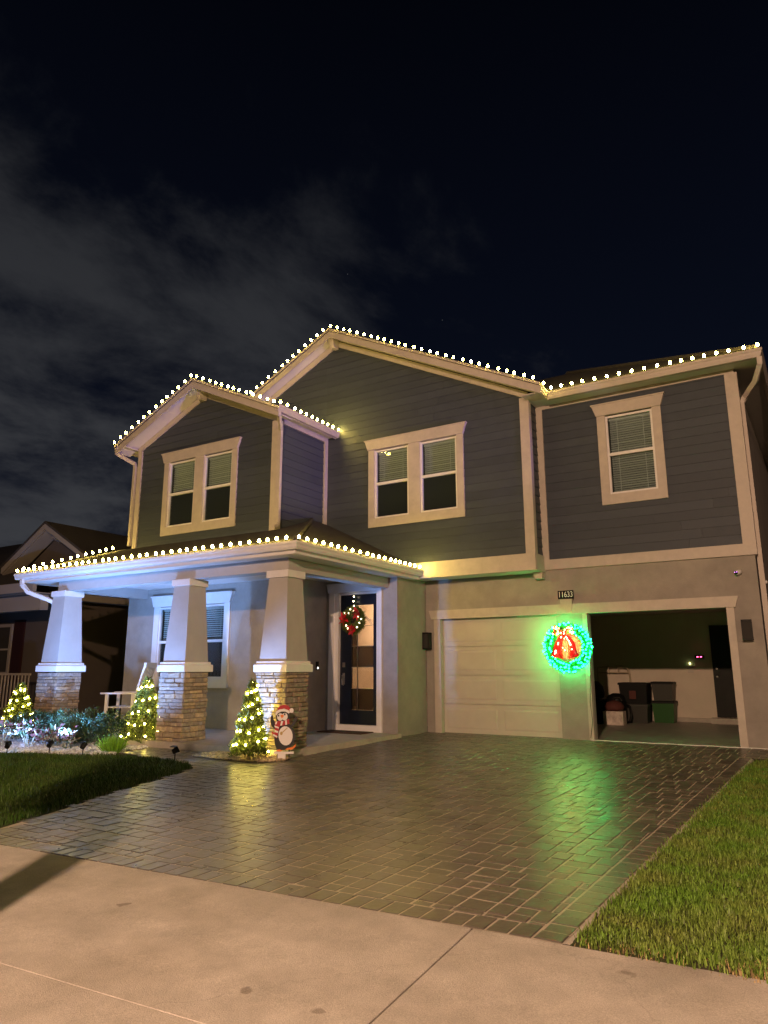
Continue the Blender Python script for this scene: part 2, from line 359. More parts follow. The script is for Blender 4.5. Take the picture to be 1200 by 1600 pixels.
# soil sheets under the lawns (slight fall towards the street)
def sheet(name, poly, m, off=0.0):
    b = MB(); n = len(poly); b.add([(x,y,zg(y)+off) for x,y in poly], [tuple(range(n))]); return struct(b.build(name, m))
road = MB().box(-80, 80, -14.5, -7.7, -.5, -.27).build('road', M['asphalt']); struct(road)
struct(MB().box(-80, 80, -40, -14.5, -.5, -.20).build('far_verge', M['soil']))
ap = MB().add([(-80,-7.7,-.24),(-6.9,-7.7,-.24),(-6.9,2.1,-.165),(-80,-2.0+3,-.165)], [(0,1,2,3)]); struct(ap.build('verge', M['soil']))
ap = MB().add([(-1.0,-7.7,-.24),(80,-7.7,-.24),(80,2.6,-.165),(-1.0,2.4,-.165)], [(0,1,2,3)]); struct(ap.build('verge', M['soil']))
# sidewalk slabs: individual pieces on a bed
sidewalk = MB().add([(-30, sw(-30)-1.6, -.19),(20, sw(20)-1.6, -.19),(20, sw(20), -.19),(-30, sw(-30), -.19)], [(0,1,2,3)]).build('sidewalk', M['mulch']); struct(sidewalk)
def slab_piece(x0, x1, d0, d1, name='slab', parent=sidewalk, zf=-.118, zn=-.145, c=.004):
    # coordinates along the walk (x) and back from the far edge (d)
    def P(x, d, z): return (x+d*.065, sw(x)-d, z)
    def zz(d): return zf+(zn-zf)*(d/1.5)
    gp = .005; b = MB()
    x0 += gp; x1 -= gp; d0 += gp*.4; d1 -= gp
    vs = [P(x0,d0,zz(d0)-.09),P(x1,d0,zz(d0)-.09),P(x1,d1,zz(d1)-.09),P(x0,d1,zz(d1)-.09)]
    vs += [P(x0,d0,zz(d0)-c),P(x1,d0,zz(d0)-c),P(x1,d1,zz(d1)-c),P(x0,d1,zz(d1)-c)]
    vs += [P(x0+c,d0+c,zz(d0)),P(x1-c,d0+c,zz(d0)),P(x1-c,d1-c,zz(d1)),P(x0+c,d1-c,zz(d1))]
    fs = [(8,11,10,9)]
    for k in (0, 4):
        for a in range(4): fs.append((k+a, k+4+a, k+4+(a+1)%4, k+(a+1)%4))
    b.add(vs, fs); return b.build(name, M['conc'], parent)
xs = [-16.9, -13.9, -10.9, -7.9, -1.92, 1.6, 4.6, 7.6]
for a, b_ in zip(xs[:-1], xs[1:]): slab_piece(a, b_, 0, 1.52)
apron = MB().add([(-8.2,-7.7,-.265),(-.95,-7.7,-.265),(-.6,2.5,-.215),(-7.2,2.2,-.215)], [(0,1,2,3)]).build('apron', M['mulch']); struct(apron)
SB = .003
slab_piece(-7.0, -1.92, 1.518, 5.0, parent=apron, zf=-.1095, zn=-.143, c=.0025)
slab_piece(-1.92, -.9, 1.518, 5.0, parent=apron, zf=-.1095, zn=-.143, c=.0025)
# ------------------------------------------------------------------ driveway and its pavers
def xb(y): return -1.578+.0205*(y-4.07)      # inner line of the right border
def xr(y): return xb(y)+.172
XR = xr(4.08); XB = xb(4.08)
DP = [(XR,sw(XR)),(xr(12.62),12.62),(1.2,12.80),(1.2,13.98),(-7.58,13.98),(-7.58,12.76),(-7.5,12.76),(-7.5,9.2),(-10.6,9.2),(-10.6,8.42),(-9.4,8.28),(-8.35,8.02),(-8.0,7.7),(-7.72,7.0),(-7.35,5.8),(-6.98,4.8),(-6.62,sw(-6.62))]
driveway = MB().add([(x,y,zg(y)+.0002) for x,y in DP], [tuple(range(len(DP)))]).build('driveway', M['sand']); struct(driveway)
er = MB(); npt = 60; rgv = random.Random(12)
for i in range(npt+1):
    yy = sw(XR)+.01+(12.55-sw(XR))*i/npt; XRy = xr(yy); wd = .045+.02*math.sin(i*.9)+rgv.uniform(-.008,.012); hh = zg(yy)-.004+rgv.uniform(-.003,.003)
    er.v += [(XRy+.001,yy,hh-.05),(XRy+.001,yy,hh+.004),(XRy+wd*.7,yy,hh+.002),(XRy+wd,yy,hh-.03)]
for i in range(npt):
    for k in range(3): er.f.append((i*4+k, i*4+4+k, i*4+5+k, i*4+1+k))
struct(er.build('edge_restraint', M['conc']))
def inside(x, y, poly=DP):
    c = False; n = len(poly)
    for i in range(n):
        x1,y1 = poly[i]; x2,y2 = poly[i-1]
        if (y1 > y) != (y2 > y) and x < (x2-x1)*(y-y1)/(y2-y1)+x1: c = not c
    return c
U = .068
pieces = []                              # polygons (x,y)
gp = .0050
def clip_half(poly, fn):                 # keep fn>=0
    o = []
    for i in range(len(poly)):
        a, b_ = poly[i], poly[(i+1)%len(poly)]; fa, fb = fn(a), fn(b_)
        if fa >= 0: o.append(a)
        if (fa >= 0) != (fb >= 0):
            t = fa/(fa-fb); o.append((a[0]+(b_[0]-a[0])*t, a[1]+(b_[1]-a[1])*t))
    return o
SOL = .215
def lay(x0, y0, w_, h_):
    p = [(x0+gp,y0+gp),(x0+w_-gp,y0+gp),(x0+w_-gp,y0+h_-gp),(x0+gp,y0+h_-gp)]
    cx, cy = x0+w_/2, y0+h_/2
    if not inside(cx, cy): return
    p = clip_half(p, lambda q: xb(q[1])-gp-q[0]) if y0 < 12.55 else p
    if len(p) > 2: p = clip_half(p, lambda q: (q[1]-sw(q[0])-SOL-gp))
    if len(p) > 2: p = clip_half(p, lambda q: 13.97-q[1])
    if len(p) < 3: return
    ar = abs(sum(p[i][0]*p[(i+1)%len(p)][1]-p[(i+1)%len(p)][0]*p[i][1] for i in range(len(p))))/2
    if ar < .0012: return
    pieces.append(p)
pr = random.Random(3)
row = 0; y = 3.5
while y < 14.0:
    x = -11.0-pr.choice([0, 2, 3])*U
    while x < (XB+.6 if y < 12.3 else 1.4):
        k = pr.random()
        if k < .62:        # five-unit square of four stones
            a = [(0,0,3,3),(3,0,2,3),(0,3,3,2),(3,3,2,2)]
            fx, fy = pr.random() < .5, pr.random() < .5
            for (i,j,w_,h_) in a:
                i2 = 5-i-w_ if fx else i; j2 = 5-j-h_ if fy else j
                lay(x+i2*U, y+j2*U, w_*U, h_*U)
            x += 5*U
        elif k < .82:      # three wide: square over a rectangle
            if pr.random() < .5: lay(x, y, 3*U, 3*U); lay(x, y+3*U, 3*U, 2*U)
            else: lay(x, y, 3*U, 2*U); lay(x, y+2*U, 3*U, 3*U)
            x += 3*U
        else:
            if pr.random() < .5: lay(x, y, 2*U, 3*U); lay(x, y+3*U, 2*U, 2*U)
            else: lay(x, y, 2*U, 2*U); lay(x, y+2*U, 2*U, 3*U)
            x += 2*U
    y += 5*U
x = XB                                     # soldier course along the sidewalk
while x > -6.9:
    x0 = x-2*U
    pieces.append([(x0+gp,sw(x0)+gp),(x-gp,sw(x)+gp),(x-gp,sw(x)+SOL-gp),(x0+gp,sw(x0)+SOL-gp)]); x = x0
y = sw(XR)                                 # border along the right lawn
while y < 12.55:
    y1 = min(y+2*U, 12.62); pieces.append([(xb(y)+gp,y+gp),(xr(y)-gp,y+gp),(xr(y1)-gp,y1-gp),(xb(y1)+gp,y1-gp)]); y = y1
def vis_area(p):
    cx = sum(q[0] for q in p)/len(p); cy = sum(q[1] for q in p)/len(p); d = Vector((cx, cy, zg(cy)-1.32)); z = d.dot(CF)
    ix = 600+1109*d.dot(CR)/z; iy = 800-1109*d.dot(CU)/z
    if z < .5 or not (-20 < ix < 1220 and iy < 1620): return 0
    ar = abs(sum(p[i][0]*p[(i+1)%len(p)][1]-p[(i+1)%len(p)][0]*p[i][1] for i in range(len(p))))/2
    return ar/z**3
pieces.sort(key=vis_area, reverse=True)
def paver_geo(b, p):
    n = len(p); cx = sum(q[0] for q in p)/n; cy = sum(q[1] for q in p)/n
    dz = pr.uniform(-.0022, .0022); tx, ty = pr.uniform(-.011,.011), pr.uniform(-.011,.011); c = .007
    def top(q): return zg(q[1])+.004+dz+(q[0]-cx)*tx+(q[1]-cy)*ty
    def ins(q, k):
        dx, dy = cx-q[0], cy-q[1]; L = math.hypot(dx, dy) or 1; return (q[0]+dx/L*k*1.3, q[1]+dy/L*k*1.3)
    vs = [(q[0],q[1],top(q)-.03) for q in p]+[(q[0],q[1],top(q)-.006) for q in p]
    for q in p: i = ins(q, c); vs.append((i[0],i[1],top(q)))
    ccw = sum(p[i][0]*p[(i+1)%n][1]-p[(i+1)%n][0]*p[i][1] for i in range(n)) > 0
    fs = [tuple(range(2*n,3*n))]+[(k+i,k+(i+1)%n,k+n+(i+1)%n,k+n+i) for k in (0,n) for i in range(n)]
    if not ccw: fs = [t[::-1] for t in fs]
    b.add(vs, fs)
for p in pieces[:300]:
    b = MB(); paver_geo(b, p); b.build('paver', M['paver'], driveway)
b = MB()
for p in pieces[300:]: paver_geo(b, p)
stuff(b.build('paver_field', M['paver'], driveway))

# ------------------------------------------------------------------ lawns
LAWN_R = [(XR+.03,sw(XR)+.0),(6,sw(6)+.0),(6,12.9),(1.25,12.75),(xr(12.5)+.30,12.55),(xr(12.2)+.10,12.2),(xr(11.4)+.05,11.4),(xr(8)+.04,8)]
LAWN_L = [(-6.66,sw(-6.62)+.03),(-7.02,4.8),(-7.4,5.8),(-7.77,7.0),(-8.05,7.68),(-8.4,7.98),(-9.4,8.16),(-10.2,8.0),(-11.0,7.7),(-12.2,7.35),(-14.5,7.0),(-20,7.0),(-20,sw(-20)+.03)]
sheet('lawn_ground', LAWN_R, M['soil'], -.002); sheet('lawn_ground', LAWN_L, M['soil'], -.002)
def far_sheet(poly, off): sheet('yard_ground', poly, M['soil'], off)
far_sheet([(-40,7.0),(-14.5,7.0),(-12.2,7.35),(-11,7.7),(-10.2,8.0),(-10.6,8.42),(-10.6,9.25),(-13,9.3),(-13,30),(-40,30)], -.012)
far_sheet([(-.97,13.9),(1.2,13.9),(1.2,12.8),(6,12.9),(40,13.4),(40,40),(-.97,40)], -.012)
far_sheet([(6,sw(6)),(40,sw(40)),(40,13.4),(6,13.4)], -.004)
def in_poly_np(x, y, poly):
    c = np.zeros(len(x), bool); n = len(poly)
    for i in range(n):
        x1,y1 = poly[i]; x2,y2 = poly[i-1]
        if y1 == y2: continue
        c ^= ((y1 > y) != (y2 > y)) & (x < (x2-x1)*(y-y1)/(y2-y1)+x1)
    return c
def grass(name, poly, n, m, label, hmin, hmax, wid, dens=None, bbox=None):
    xs_ = [p[0] for p in poly]; ys_ = [p[1] for p in poly]
    x0,x1,y0,y1 = bbox or (min(xs_),max(xs_),min(ys_),max(ys_))
    x = rng.uniform(x0,x1,n*4); y = rng.uniform(y0,y1,n*4); k = in_poly_np(x+rng.normal(0,.03,n*4),y+rng.normal(0,.03,n*4),poly)
    if dens is not None: k &= rng.random(n*4) < dens(x,y)
    x = x[k][:n]; y = y[k][:n]; n = len(x)
    patch = .8+.2*np.sin(x*3.1+np.sin(y*2.3)*1.7)*np.sin(y*2.7+x)
    h = rng.uniform(hmin,hmax,n)*patch; az = rng.uniform(0,2*np.pi,n); ln = rng.uniform(.15,.95,n)*h
    wd = rng.uniform(.6,1.2,n)*wid; z = zgn(y)-.004
    bx, by = np.cos(az), np.sin(az); sx, sy = -by, bx
    V = np.zeros((n,5,3)); 
    V[:,0] = np.c_[x-sx*wd, y-sy*wd, z]; V[:,1] = np.c_[x+sx*wd, y+sy*wd, z]
    V[:,2] = np.c_[x+bx*ln*.35-sx*wd*.8, y+by*ln*.35-sy*wd*.8, z+h*.62]; V[:,3] = np.c_[x+bx*ln*.35+sx*wd*.8, y+by*ln*.35+sy*wd*.8, z+h*.62]
    V[:,4] = np.c_[x+bx*ln, y+by*ln, z+h]
    o = (np.arange(n)*5)[:,None]
    F = np.concatenate([o+np.array([[0,1,3]]), o+np.array([[0,3,2]]), o+np.array([[2,3,4]])])
    ob = place(name, npmesh(name, V.reshape(-1,3), F, m)); stuff(ob); tag(ob, label, 'grass'); return ob
def edge_thin(x, y):                       # worn strip beside the sidewalk
    d = y-(4.17+.065*x); return np.clip(.75+d*1.2, .2, 1)
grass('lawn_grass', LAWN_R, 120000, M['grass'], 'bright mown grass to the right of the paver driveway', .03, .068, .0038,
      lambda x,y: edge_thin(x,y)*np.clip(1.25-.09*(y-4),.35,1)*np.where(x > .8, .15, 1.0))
grass('lawn_grass', LAWN_L, 75000, M['grass_shade'], 'dark shaded grass on the left side of the paver driveway', .05, .10, .0045,
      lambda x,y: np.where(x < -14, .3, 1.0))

M['thatch'] = mat('dry_grass', (.34, .25, .12), .8, island=.5)
grass('dry_grass', [(XR+.02,sw(XR)-.012),(3,sw(3)-.012),(3,sw(3)+.16),(XR+.02,sw(XR)+.16)], 5200, M['thatch'], 'dry tan grass along the sidewalk edge of the right lawn', .012, .038, .0032,
      lambda x,y: np.clip(.35+.65*np.sin(x*7+1.0)*np.sin(x*3.1), .08, 1))
# ------------------------------------------------------------------ the house
house = thing('house', 'two storey house with slate grey siding, cream trim and string lights', 'house', (-7.6, 14, 0))
YM, YL, YG, YW = 13.48, 11.655, 14.0, 12.76
def clipx(poly, x0, x1): 
    p = clip_half(poly, lambda q: q[0]-x0)
    return clip_half(p, lambda q: x1-q[0]) if len(p) > 2 else []
def clipz(poly, z0, z1):
    p = clip_half(poly, lambda q: q[1]-z0)
    return clip_half(p, lambda q: z1-q[1]) if len(p) > 2 else []
BR = random.Random(41)
def siding_wall(name, poly, P, nrm, holes=(), exp=.178, z0=None):
    """poly in (s,z); P(s, off, z) -> world point, off measured outwards."""
    zs = [q[1] for q in poly]; zl = min(zs) if z0 is None else z0; zh = max(zs)
    back = MB(); boards = []
    z = zl
    while z < zh-.01:
        z1 = min(z+exp, zh); st = clipz(poly, z, min(z1+.02, zh))
        if len(st) > 2:
            zc_ = (z+z1)/2; cuts = [h for h in holes if h[2] < zc_ < h[3]]
            segs = [st]
            for h in cuts:
                ns_ = []
                for q in segs:
                    for a_, b_ in ((-1e3, h[0]), (h[1], 1e3)):
                        c = clipx(q, a_, b_)
                        if len(c) > 2: ns_.append(c)
                segs = ns_
            for q in segs:
                sa, sb = min(t[0] for t in q), max(t[0] for t in q)
                cutp = [sa]
                while sb-cutp[-1] > 3.7: cutp.append(cutp[-1]+BR.uniform(1.2, 3.66))
                cutp.append(sb+.001)
                for c0, c1 in zip(cutp[:-1], cutp[1:]):
                    c = clipx(q, c0+(.0012 if c0 > sa else 0), c1-.0012 if c1 < sb else c1)
                    if len(c) > 2: boards.append((c, z, z1))
        z = z1
    for q, a, b_ in boards:
        n = len(q); back.add([P(s, -.012, zz) for s, zz in q], [tuple(range(n))])
    wall = back.build(name, M['siding'], house)
    for q, a, b_ in boards:
        n = len(q); m = MB()
        def off(zz): return .020-.016*max(0, min(1, (zz-a)/(exp+.02)))
        vs = [P(s, off(zz), zz) for s, zz in q]+[P(s, -.006, zz) for s, zz in q]
        m.add(vs, [tuple(range(n))]+[(i,i+n,(i+1)%n+n,(i+1)%n) for i in range(n)])
        m.build('siding_board', M['siding'], wall)
    return wall
def front(Y): return lambda s, off, z: (s, Y-off, z)
def rightf(X): return lambda s, off, z: (X+off, s, z)
def trimbox(par, x0, x1, y0, y1, z0, z1, name='trim_board', m='trim'):
    return MB().box(x0,x1,y0,y1,z0,z1).build(name, M[m], par)

def window(cx, zb, Y, double=True, blinds='upper', m='trim', skirt=True, blind_mat='blind', zscale=1.0):
    """outer trim with a flared head, sashes with two panes each, blinds and a dark room behind."""
    ow, oh = .91, 1.63*zscale; mull = .30
    wdt = ow*2+mull if double else ow
    x0, x1 = cx-wdt/2, cx+wdt/2; z0, z1 = zb, zb+oh; tw = .165
    f = MB()                                # casing
    f.box(x0-tw, x0, Y-.045, Y+.06, z0-.20, z1+.02); f.box(x1, x1+tw, Y-.045, Y+.06, z0-.20, z1+.02)
    f.box(x0, x1, Y-.043, Y+.06, z0-.20, z0)
    if double: f.box(cx-mull/2, cx+mull/2, Y-.043, Y+.06, z0, z1+.02)
    win = f.build('window', M[m], house)
    MB().prism_y([(x0-tw-.005,z1+.018),(x1+tw+.005,z1+.018),(x1+tw+.085,z1+.245),(x0-tw-.085,z1+.245)], Y-.075, Y+.05).build('head_casing', M[m], win)
    MB().box(x0-tw-.10, x1+tw+.10, Y-.095, Y+.05, z1+.2455, z1+.268).build('drip_cap', M[m], win)
    cs = [cx-(mull+ow)/2, cx+(mull+ow)/2] if double else [cx]
    zm = z0+oh*.505
    for c in cs:
        a, b_ = c-ow/2, c+ow/2; fr = .042
        s = MB()
        s.box(a,a+fr,Y-.012,Y+.05,z0,z1); s.box(b_-fr,b_,Y-.012,Y+.05,z0,z1)
        s.box(a+fr,b_-fr,Y-.010,Y+.05,z1-fr,z1); s.box(a+fr,b_-fr,Y-.010,Y+.05,z0,z0+fr); s.box(a+fr,b_-fr,Y-.008,Y+.05,zm-.03,zm+.03)
        s.build('sash', M['white'], win)
        MB().box(a+fr,b_-fr,Y+.016,Y+.022,zm+.03,z1-fr).build('pane', M['glass'], win)
        MB().box(a+fr,b_-fr,Y+.030,Y+.036,z0+fr,zm-.03).build('pane', M['glass'], win)
        bl = MB(); zlo = zm+.02 if blinds == 'upper' else z0+.03
        zz = z1-.09; bl.box(a+fr+.005,b_-fr-.005,Y+.075,Y+.12,z1-.085,z1-.035)
        while zz > zlo:
            bl.add([(a+fr+.012,Y+.082,zz+.015),(b_-fr-.012,Y+.082,zz+.015),(b_-fr-.012,Y+.112,zz-.013),(a+fr+.012,Y+.112,zz-.013)], [(0,1,2,3)]); zz -= .047
        for tx in (.22, .78): 
            xx = a+ow*tx; bl.box(xx-.006,xx+.006,Y+.073,Y+.076,zlo,z1-.08)
        bl.build('blind', M[blind_mat], win)
        if blinds == 'upper': MB().box(a+fr,b_-fr,Y+.055,Y+.058,z0+fr,zm-.03).build('insect_screen', M['screen'], win)
        d = .55; bx = MB(); y0_ = Y+.061
        bx.add([(a,y0_,z0),(b_,y0_,z0),(b_,y0_+d,z0),(a,y0_+d,z0),(a,y0_,z1),(b_,y0_,z1),(b_,y0_+d,z1),(a,y0_+d,z1)], [(0,1,2,3),(7,6,5,4),(3,2,6,7),(0,3,7,4),(2,1,5,6)])
        bx.build('room', M['room'], win)
    return win, (x0-.08, x1+.08, z0-.1, z1+.1)
def hole_of(cx, zb, double=True):
    wdt = .91*2+.30 if double else .91
    return (cx-wdt/2-.02, cx+wdt/2+.02, zb-.10, zb+1.63+.10)

# ---- middle gable wall
PKM = (-9.71, 9.30); SL = .492
mp = [(-10.02,3.575),(-4.83,3.575),(-4.83,PKM[1]-SL*(PKM[0]*-1-4.83)),(PKM[0],PKM[1]),(-14.5,PKM[1]-SL*4.79),(-14.5,7.05),(-10.02,7.05)]
# convex pieces: below / above
mid_poly = [(-10.03,3.575),(-4.83,3.575),(-4.83,PKM[1]-SL*(-4.83-PKM[0])),(-10.03,PKM[1]-SL*(-4.83-PKM[0]))]
zs_ = PKM[1]-SL*(-4.83-PKM[0])
h_mid = hole_of(-7.53, 4.69)
mw = siding_wall('gable_wall', [(-10.03,3.575),(-4.83,3.575),(-4.83,zs_),(PKM[0],PKM[1]),(-10.03,PKM[1]-.02)], front(YM), None, [h_mid])
uw = siding_wall('gable_wall', [(-14.45,7.0),(-10.03,7.0),(-10.03,PKM[1]-SL*.32),(-14.45,PKM[1]-SL*4.74)], front(YM), None)
window(-7.53, 4.69, YM, True, 'upper')
trimbox(mw, -4.985, -4.83, YM-.045, YM, 3.5755, zs_-.03)
trimbox(mw, -4.83, -4.788, YM-.043, YM+.10, 3.5755, zs_-.03)
trimbox(mw, -10.02, -4.79, YM-.055, YM+.01, 3.235, 3.575)
trimbox(mw, -4.83, -4.785, YM+.0105, YG-.01, 3.237, 3.573)
trimbox(mw, -10.02, -4.83, YM+.012, YG-.03, 3.24, 3.26, 'overhang_soffit', 'soffit')
MB().prism_y([(-4.99,3.234),(-4.80,3.234),(-4.80,3.10),(-4.94,3.10)], YM+.30, YG-.03).build('corbel', M['trim'], mw)
# return of the middle block
siding_wall('return_wall', [(YM+.0,3.575),(YG,3.575),(YG,6.80),(YM,6.80)], rightf(-4.83), None)
# frieze boards on the rakes
def rake_band(x0, z0, x1, z1, h, y0, y1, name, m, par):
    return MB().prism_y([(x0,z0),(x1,z1),(x1,z1-h),(x0,z0-h)], y0, y1).build(name, M[m], par)
fz = .15
rake_band(PKM[0], PKM[1]+.09, -4.80, PKM[1]+.09-SL*(-4.80-PKM[0]), fz, YM-.04, YM+.0, 'frieze_board', 'trim', mw)
rake_band(PKM[0]-.002, PKM[1]+.09, -14.4, PKM[1]+.09-SL*(14.4+PKM[0]), fz, YM-.042, YM+.0, 'frieze_board', 'trim', mw)

# ---- left gable block
PKL = (-12.336, 7.88); SLl = .455; XLl, XLr = -14.64, -9.998
h_left = hole_of(-12.41, 4.69)
zr = PKL[1]-SLl*(XLr-PKL[0]); zl_ = PKL[1]-SLl*(PKL[0]-XLl)
lw = siding_wall('gable_wall', [(XLl,4.2),(XLr,4.2),(XLr,zr),(PKL[0],PKL[1]),(XLl,zl_)], front(YL), None, [h_left])
window(-12.41, 4.69, YL, True, 'upper')
trimbox(lw, XLl-.01, XLl+.135, YL-.045, YL, 4.2, zl_-.03); trimbox(lw, XLr-.155, XLr, YL-.045, YL, 4.2, zr-.02)
trimbox(lw, XLr, XLr+.042, YL-.043, YL+.10, 4.2, zr-.02)
lret = siding_wall('return_wall', [(YL,4.2),(YM,4.2),(YM,6.86),(YL,6.86)], rightf(XLr), None)
trimbox(lret, XLr, XLr+.05, YM-.15, YM-.025, 4.5, 6.86)
trimbox(lret, XLr+.02, XLr+.055, YL+.12, YM-.16, 6.74, 6.86)
siding_wall('side_wall', [(YL,4.2),(22,4.2),(22,6.86),(YL,6.86)], lambda s, off, z: (XLl-off, s, z), None)
rake_band(PKL[0], PKL[1]+.08, XLr+.02, PKL[1]+.08-SLl*(XLr+.02-PKL[0]), .14, YL-.04, YL, 'frieze_board', 'trim', lw)
rake_band(PKL[0]-.002, PKL[1]+.08, XLl-.02, PKL[1]+.08-SLl*(PKL[0]-XLl+.02), .14, YL-.042, YL, 'frieze_board', 'trim', lw)

# ---- right wall above the garage
h_r = hole_of(-2.925, 4.69, False)
rw = siding_wall('upper_wall', [(-4.83,3.49),(-.97,3.49),(-.97,6.80),(-4.83,6.80)], front(YG), None, [h_r])
window(-2.925, 4.69, YG, False, 'full')
trimbox(rw, -4.828, -4.685, YG-.045, YG, 3.4905, 6.72); trimbox(rw, -1.135, -.965, YG-.045, YG, 3.4905, 6.72)
trimbox(rw, -4.828, -.965, YG-.043, YG, 6.7205, 6.80)
trimbox(rw, -4.84, -.965, YG-.055, YG+.0, 3.285, 3.49)
trimbox(rw, -.965, -.92, YG-.053, YG+.12, 3.287, 6.72)
# right side wall of the house
MB().box(-1.15,-.965,YG+.1205,22.6,0-.05,6.79).build('side_wall', M['stucco'], house)
MB().box(-14.62,-1.2,22.5,22.7,-.05,6.8).build('rear_wall', M['stucco'], house)

# ---- garage wall with two openings
AO0, AO1, BO0, BO1, HZ = -7.22, -4.62, -4.0, -1.51, 2.385
gw = MB(); T = .22
gw.box(-7.58, AO0, YG, YG+T, -.1, 3.285); gw.box(AO1, BO0, YG, YG+T, -.1, HZ+.18); gw.box(BO1, -.965, YG, YG+T, -.1, 3.285)
gw.box(AO0, AO1, YG, YG+T, HZ, 3.285); gw.box(BO0, BO1, YG, YG+T, HZ, 3.285); gw.box(AO1, BO0, YG, YG+T, HZ+.18, 3.285)
gwo = gw.build('garage_wall', M['stucco'], house)
tz = .05
trimbox(gwo, AO0-.15, AO0+.004, YG-.035, YG+.095, zg(14)-.03, HZ-.004); trimbox(gwo, BO1-.004, BO1+.12, YG-.035, YG+.10, -.03, HZ-.004)
trimbox(gwo, BO0-.085, BO0+.004, YG-.035, YG+.10, -.03, HZ-.004)
MB().prism_y([(-7.42,HZ-.003),(-1.36,HZ-.003),(-1.30,HZ+.19),(-7.48,HZ+.19)], YG-.06, YG).build('header_trim', M['trim'], gwo)
MB().prism_y([(-4.475,HZ+.01),(-4.285,HZ+.01),(-4.26,HZ+.285),(-4.50,HZ+.285)], YG-.085, YG-.0).build('keystone', M['trim'], gwo)
# closed door of horizontal sections with raised panels
gd = MB().box(AO0-.05, AO1+.05, YG+.135, YG+.16, -.02, HZ+.02).build('garage_door', M['gdoor'], house)
for i in range(4):
    z0, z1 = .0+i*HZ/4+.004, (i+1)*HZ/4-.004
    sec = MB().box(AO0+.005, AO1-.005, YG+.10, YG+.1345, z0, z1).build('door_section', M['gdoor'], gd)
    pw = (AO1-AO0)/2
    pn = MB()
    for k in range(2):
        a, b_ = AO0+k*pw+.07, AO0+(k+1)*pw-.07
        c = .03; y0_, y1_ = YG+.0998, YG+.0955
        za, zb = z0+.09, z1-.09
        vs = [(a,y0_,za),(b_,y0_,za),(b_,y0_,zb),(a,y0_,zb),(a+c,y1_,za+c),(b_-c,y1_,za+c),(b_-c,y1_,zb-c),(a+c,y1_,zb-c)]
        m_ = MB().add(vs, [(4,5,6,7),(0,1,5,4),(1,2,6,5),(2,3,7,6),(3,0,4,7)]); pn.add(m_.v, m_.f)
    pn.build('raised_panels', M['gdoor'], gd)
MB().box(AO0, AO1, YG+.095, YG+.13, -.018, .003).build('door_seal', M['black'], gd)
# garage interior
gi = MB(); X0, X1, Y0, Y1, Z1 = -7.4, -1.2, YG+T, 20.07, 2.74
gi.add([(X0,Y1,0),(X1,Y1,0),(X1,Y1,Z1),(X0,Y1,Z1)],[(0,1,2,3)]); gi.add([(X1,Y0,0),(X1,Y1,0),(X1,Y1,Z1),(X1,Y0,Z1)],[(0,3,2,1)])
gi.add([(X0,Y0,0),(X0,Y1,0),(X0,Y1,Z1),(X0,Y0,Z1)],[(0,1,2,3)]); gi.add([(X0,Y0,Z1),(X1,Y0,Z1),(X1,Y1,Z1),(X0,Y1,Z1)],[(0,1,2,3)])
gi.build('garage_interior_wall', M['gwall'], house)
MB().box(X0,X1,YG-.02,Y1,-.1,-.002).build('garage_floor', M['gfloor'], house)
MB().box(X0,-2.75,Y1-.10,Y1-.005,0,.10).build('garage_curb', M['slab'], house)
MB().box(-2.72,-1.6,Y1-.45,Y1-.11,0,.13).build('garage_step', M['slab'], house)
dd = MB().box(-2.62,-1.72,Y1-.06,Y1-.004,.14,2.40).build('interior_door', M['blackm'], house)
for zz in (.35, 1.35): MB().box(-2.47,-1.87,Y1-.072,Y1-.0605,zz,zz+.80).build('door_panel', M['blackm'], dd)
MB().lathe([(.0,0),(.022,.005),(.028,.02),(.02,.04),(0,.045)], (0,0,0), 10).build('knob', M['nickel'], dd).matrix_world = Matrix.Translation((-2.53,Y1-.066,1.12))@Matrix.Rotation(R(90),4,'X')
MB().lathe([(.0,0),(.026,.005),(.026,.02),(0,.025)], (0,0,0), 10).build('deadbolt', M['nickel'], dd).matrix_world = Matrix.Translation((-2.53,Y1-.066,1.32))@Matrix.Rotation(R(90),4,'X')

# ---- number plaque
pl = MB().box(-4.53,-4.215,YG-.105,YG-.087,2.675,2.84); pl.box(-4.50,-4.245,YG-.087,YG,2.70,2.82)
plq = pl.build('number_plaque', M['black'], house)
def text_mesh(body, size, depth, m, name, parent, loc, rot):
    cu = bpy.data.curves.new('txt', 'FONT'); cu.body = body; cu.size = size; cu.extrude = depth; cu.align_x = 'CENTER'; cu.align_y = 'CENTER'
    to = bpy.data.objects.new('txt', cu); COL.objects.link(to)
    dg = bpy.context.evaluated_depsgraph_get(); me = bpy.data.meshes.new_from_object(to.evaluated_get(dg))
    bpy.data.objects.remove(to); me.materials.clear(); me.materials.append(m)
    return place(name, me, parent, loc=loc, rot=rot)
tm = text_mesh('11633', .155, .003, M['signw'], 'digits', plq, (-4.3725, YG-.1085, 2.7575), (R(90), 0, 0)); tm.scale = (.78, 1, 1)

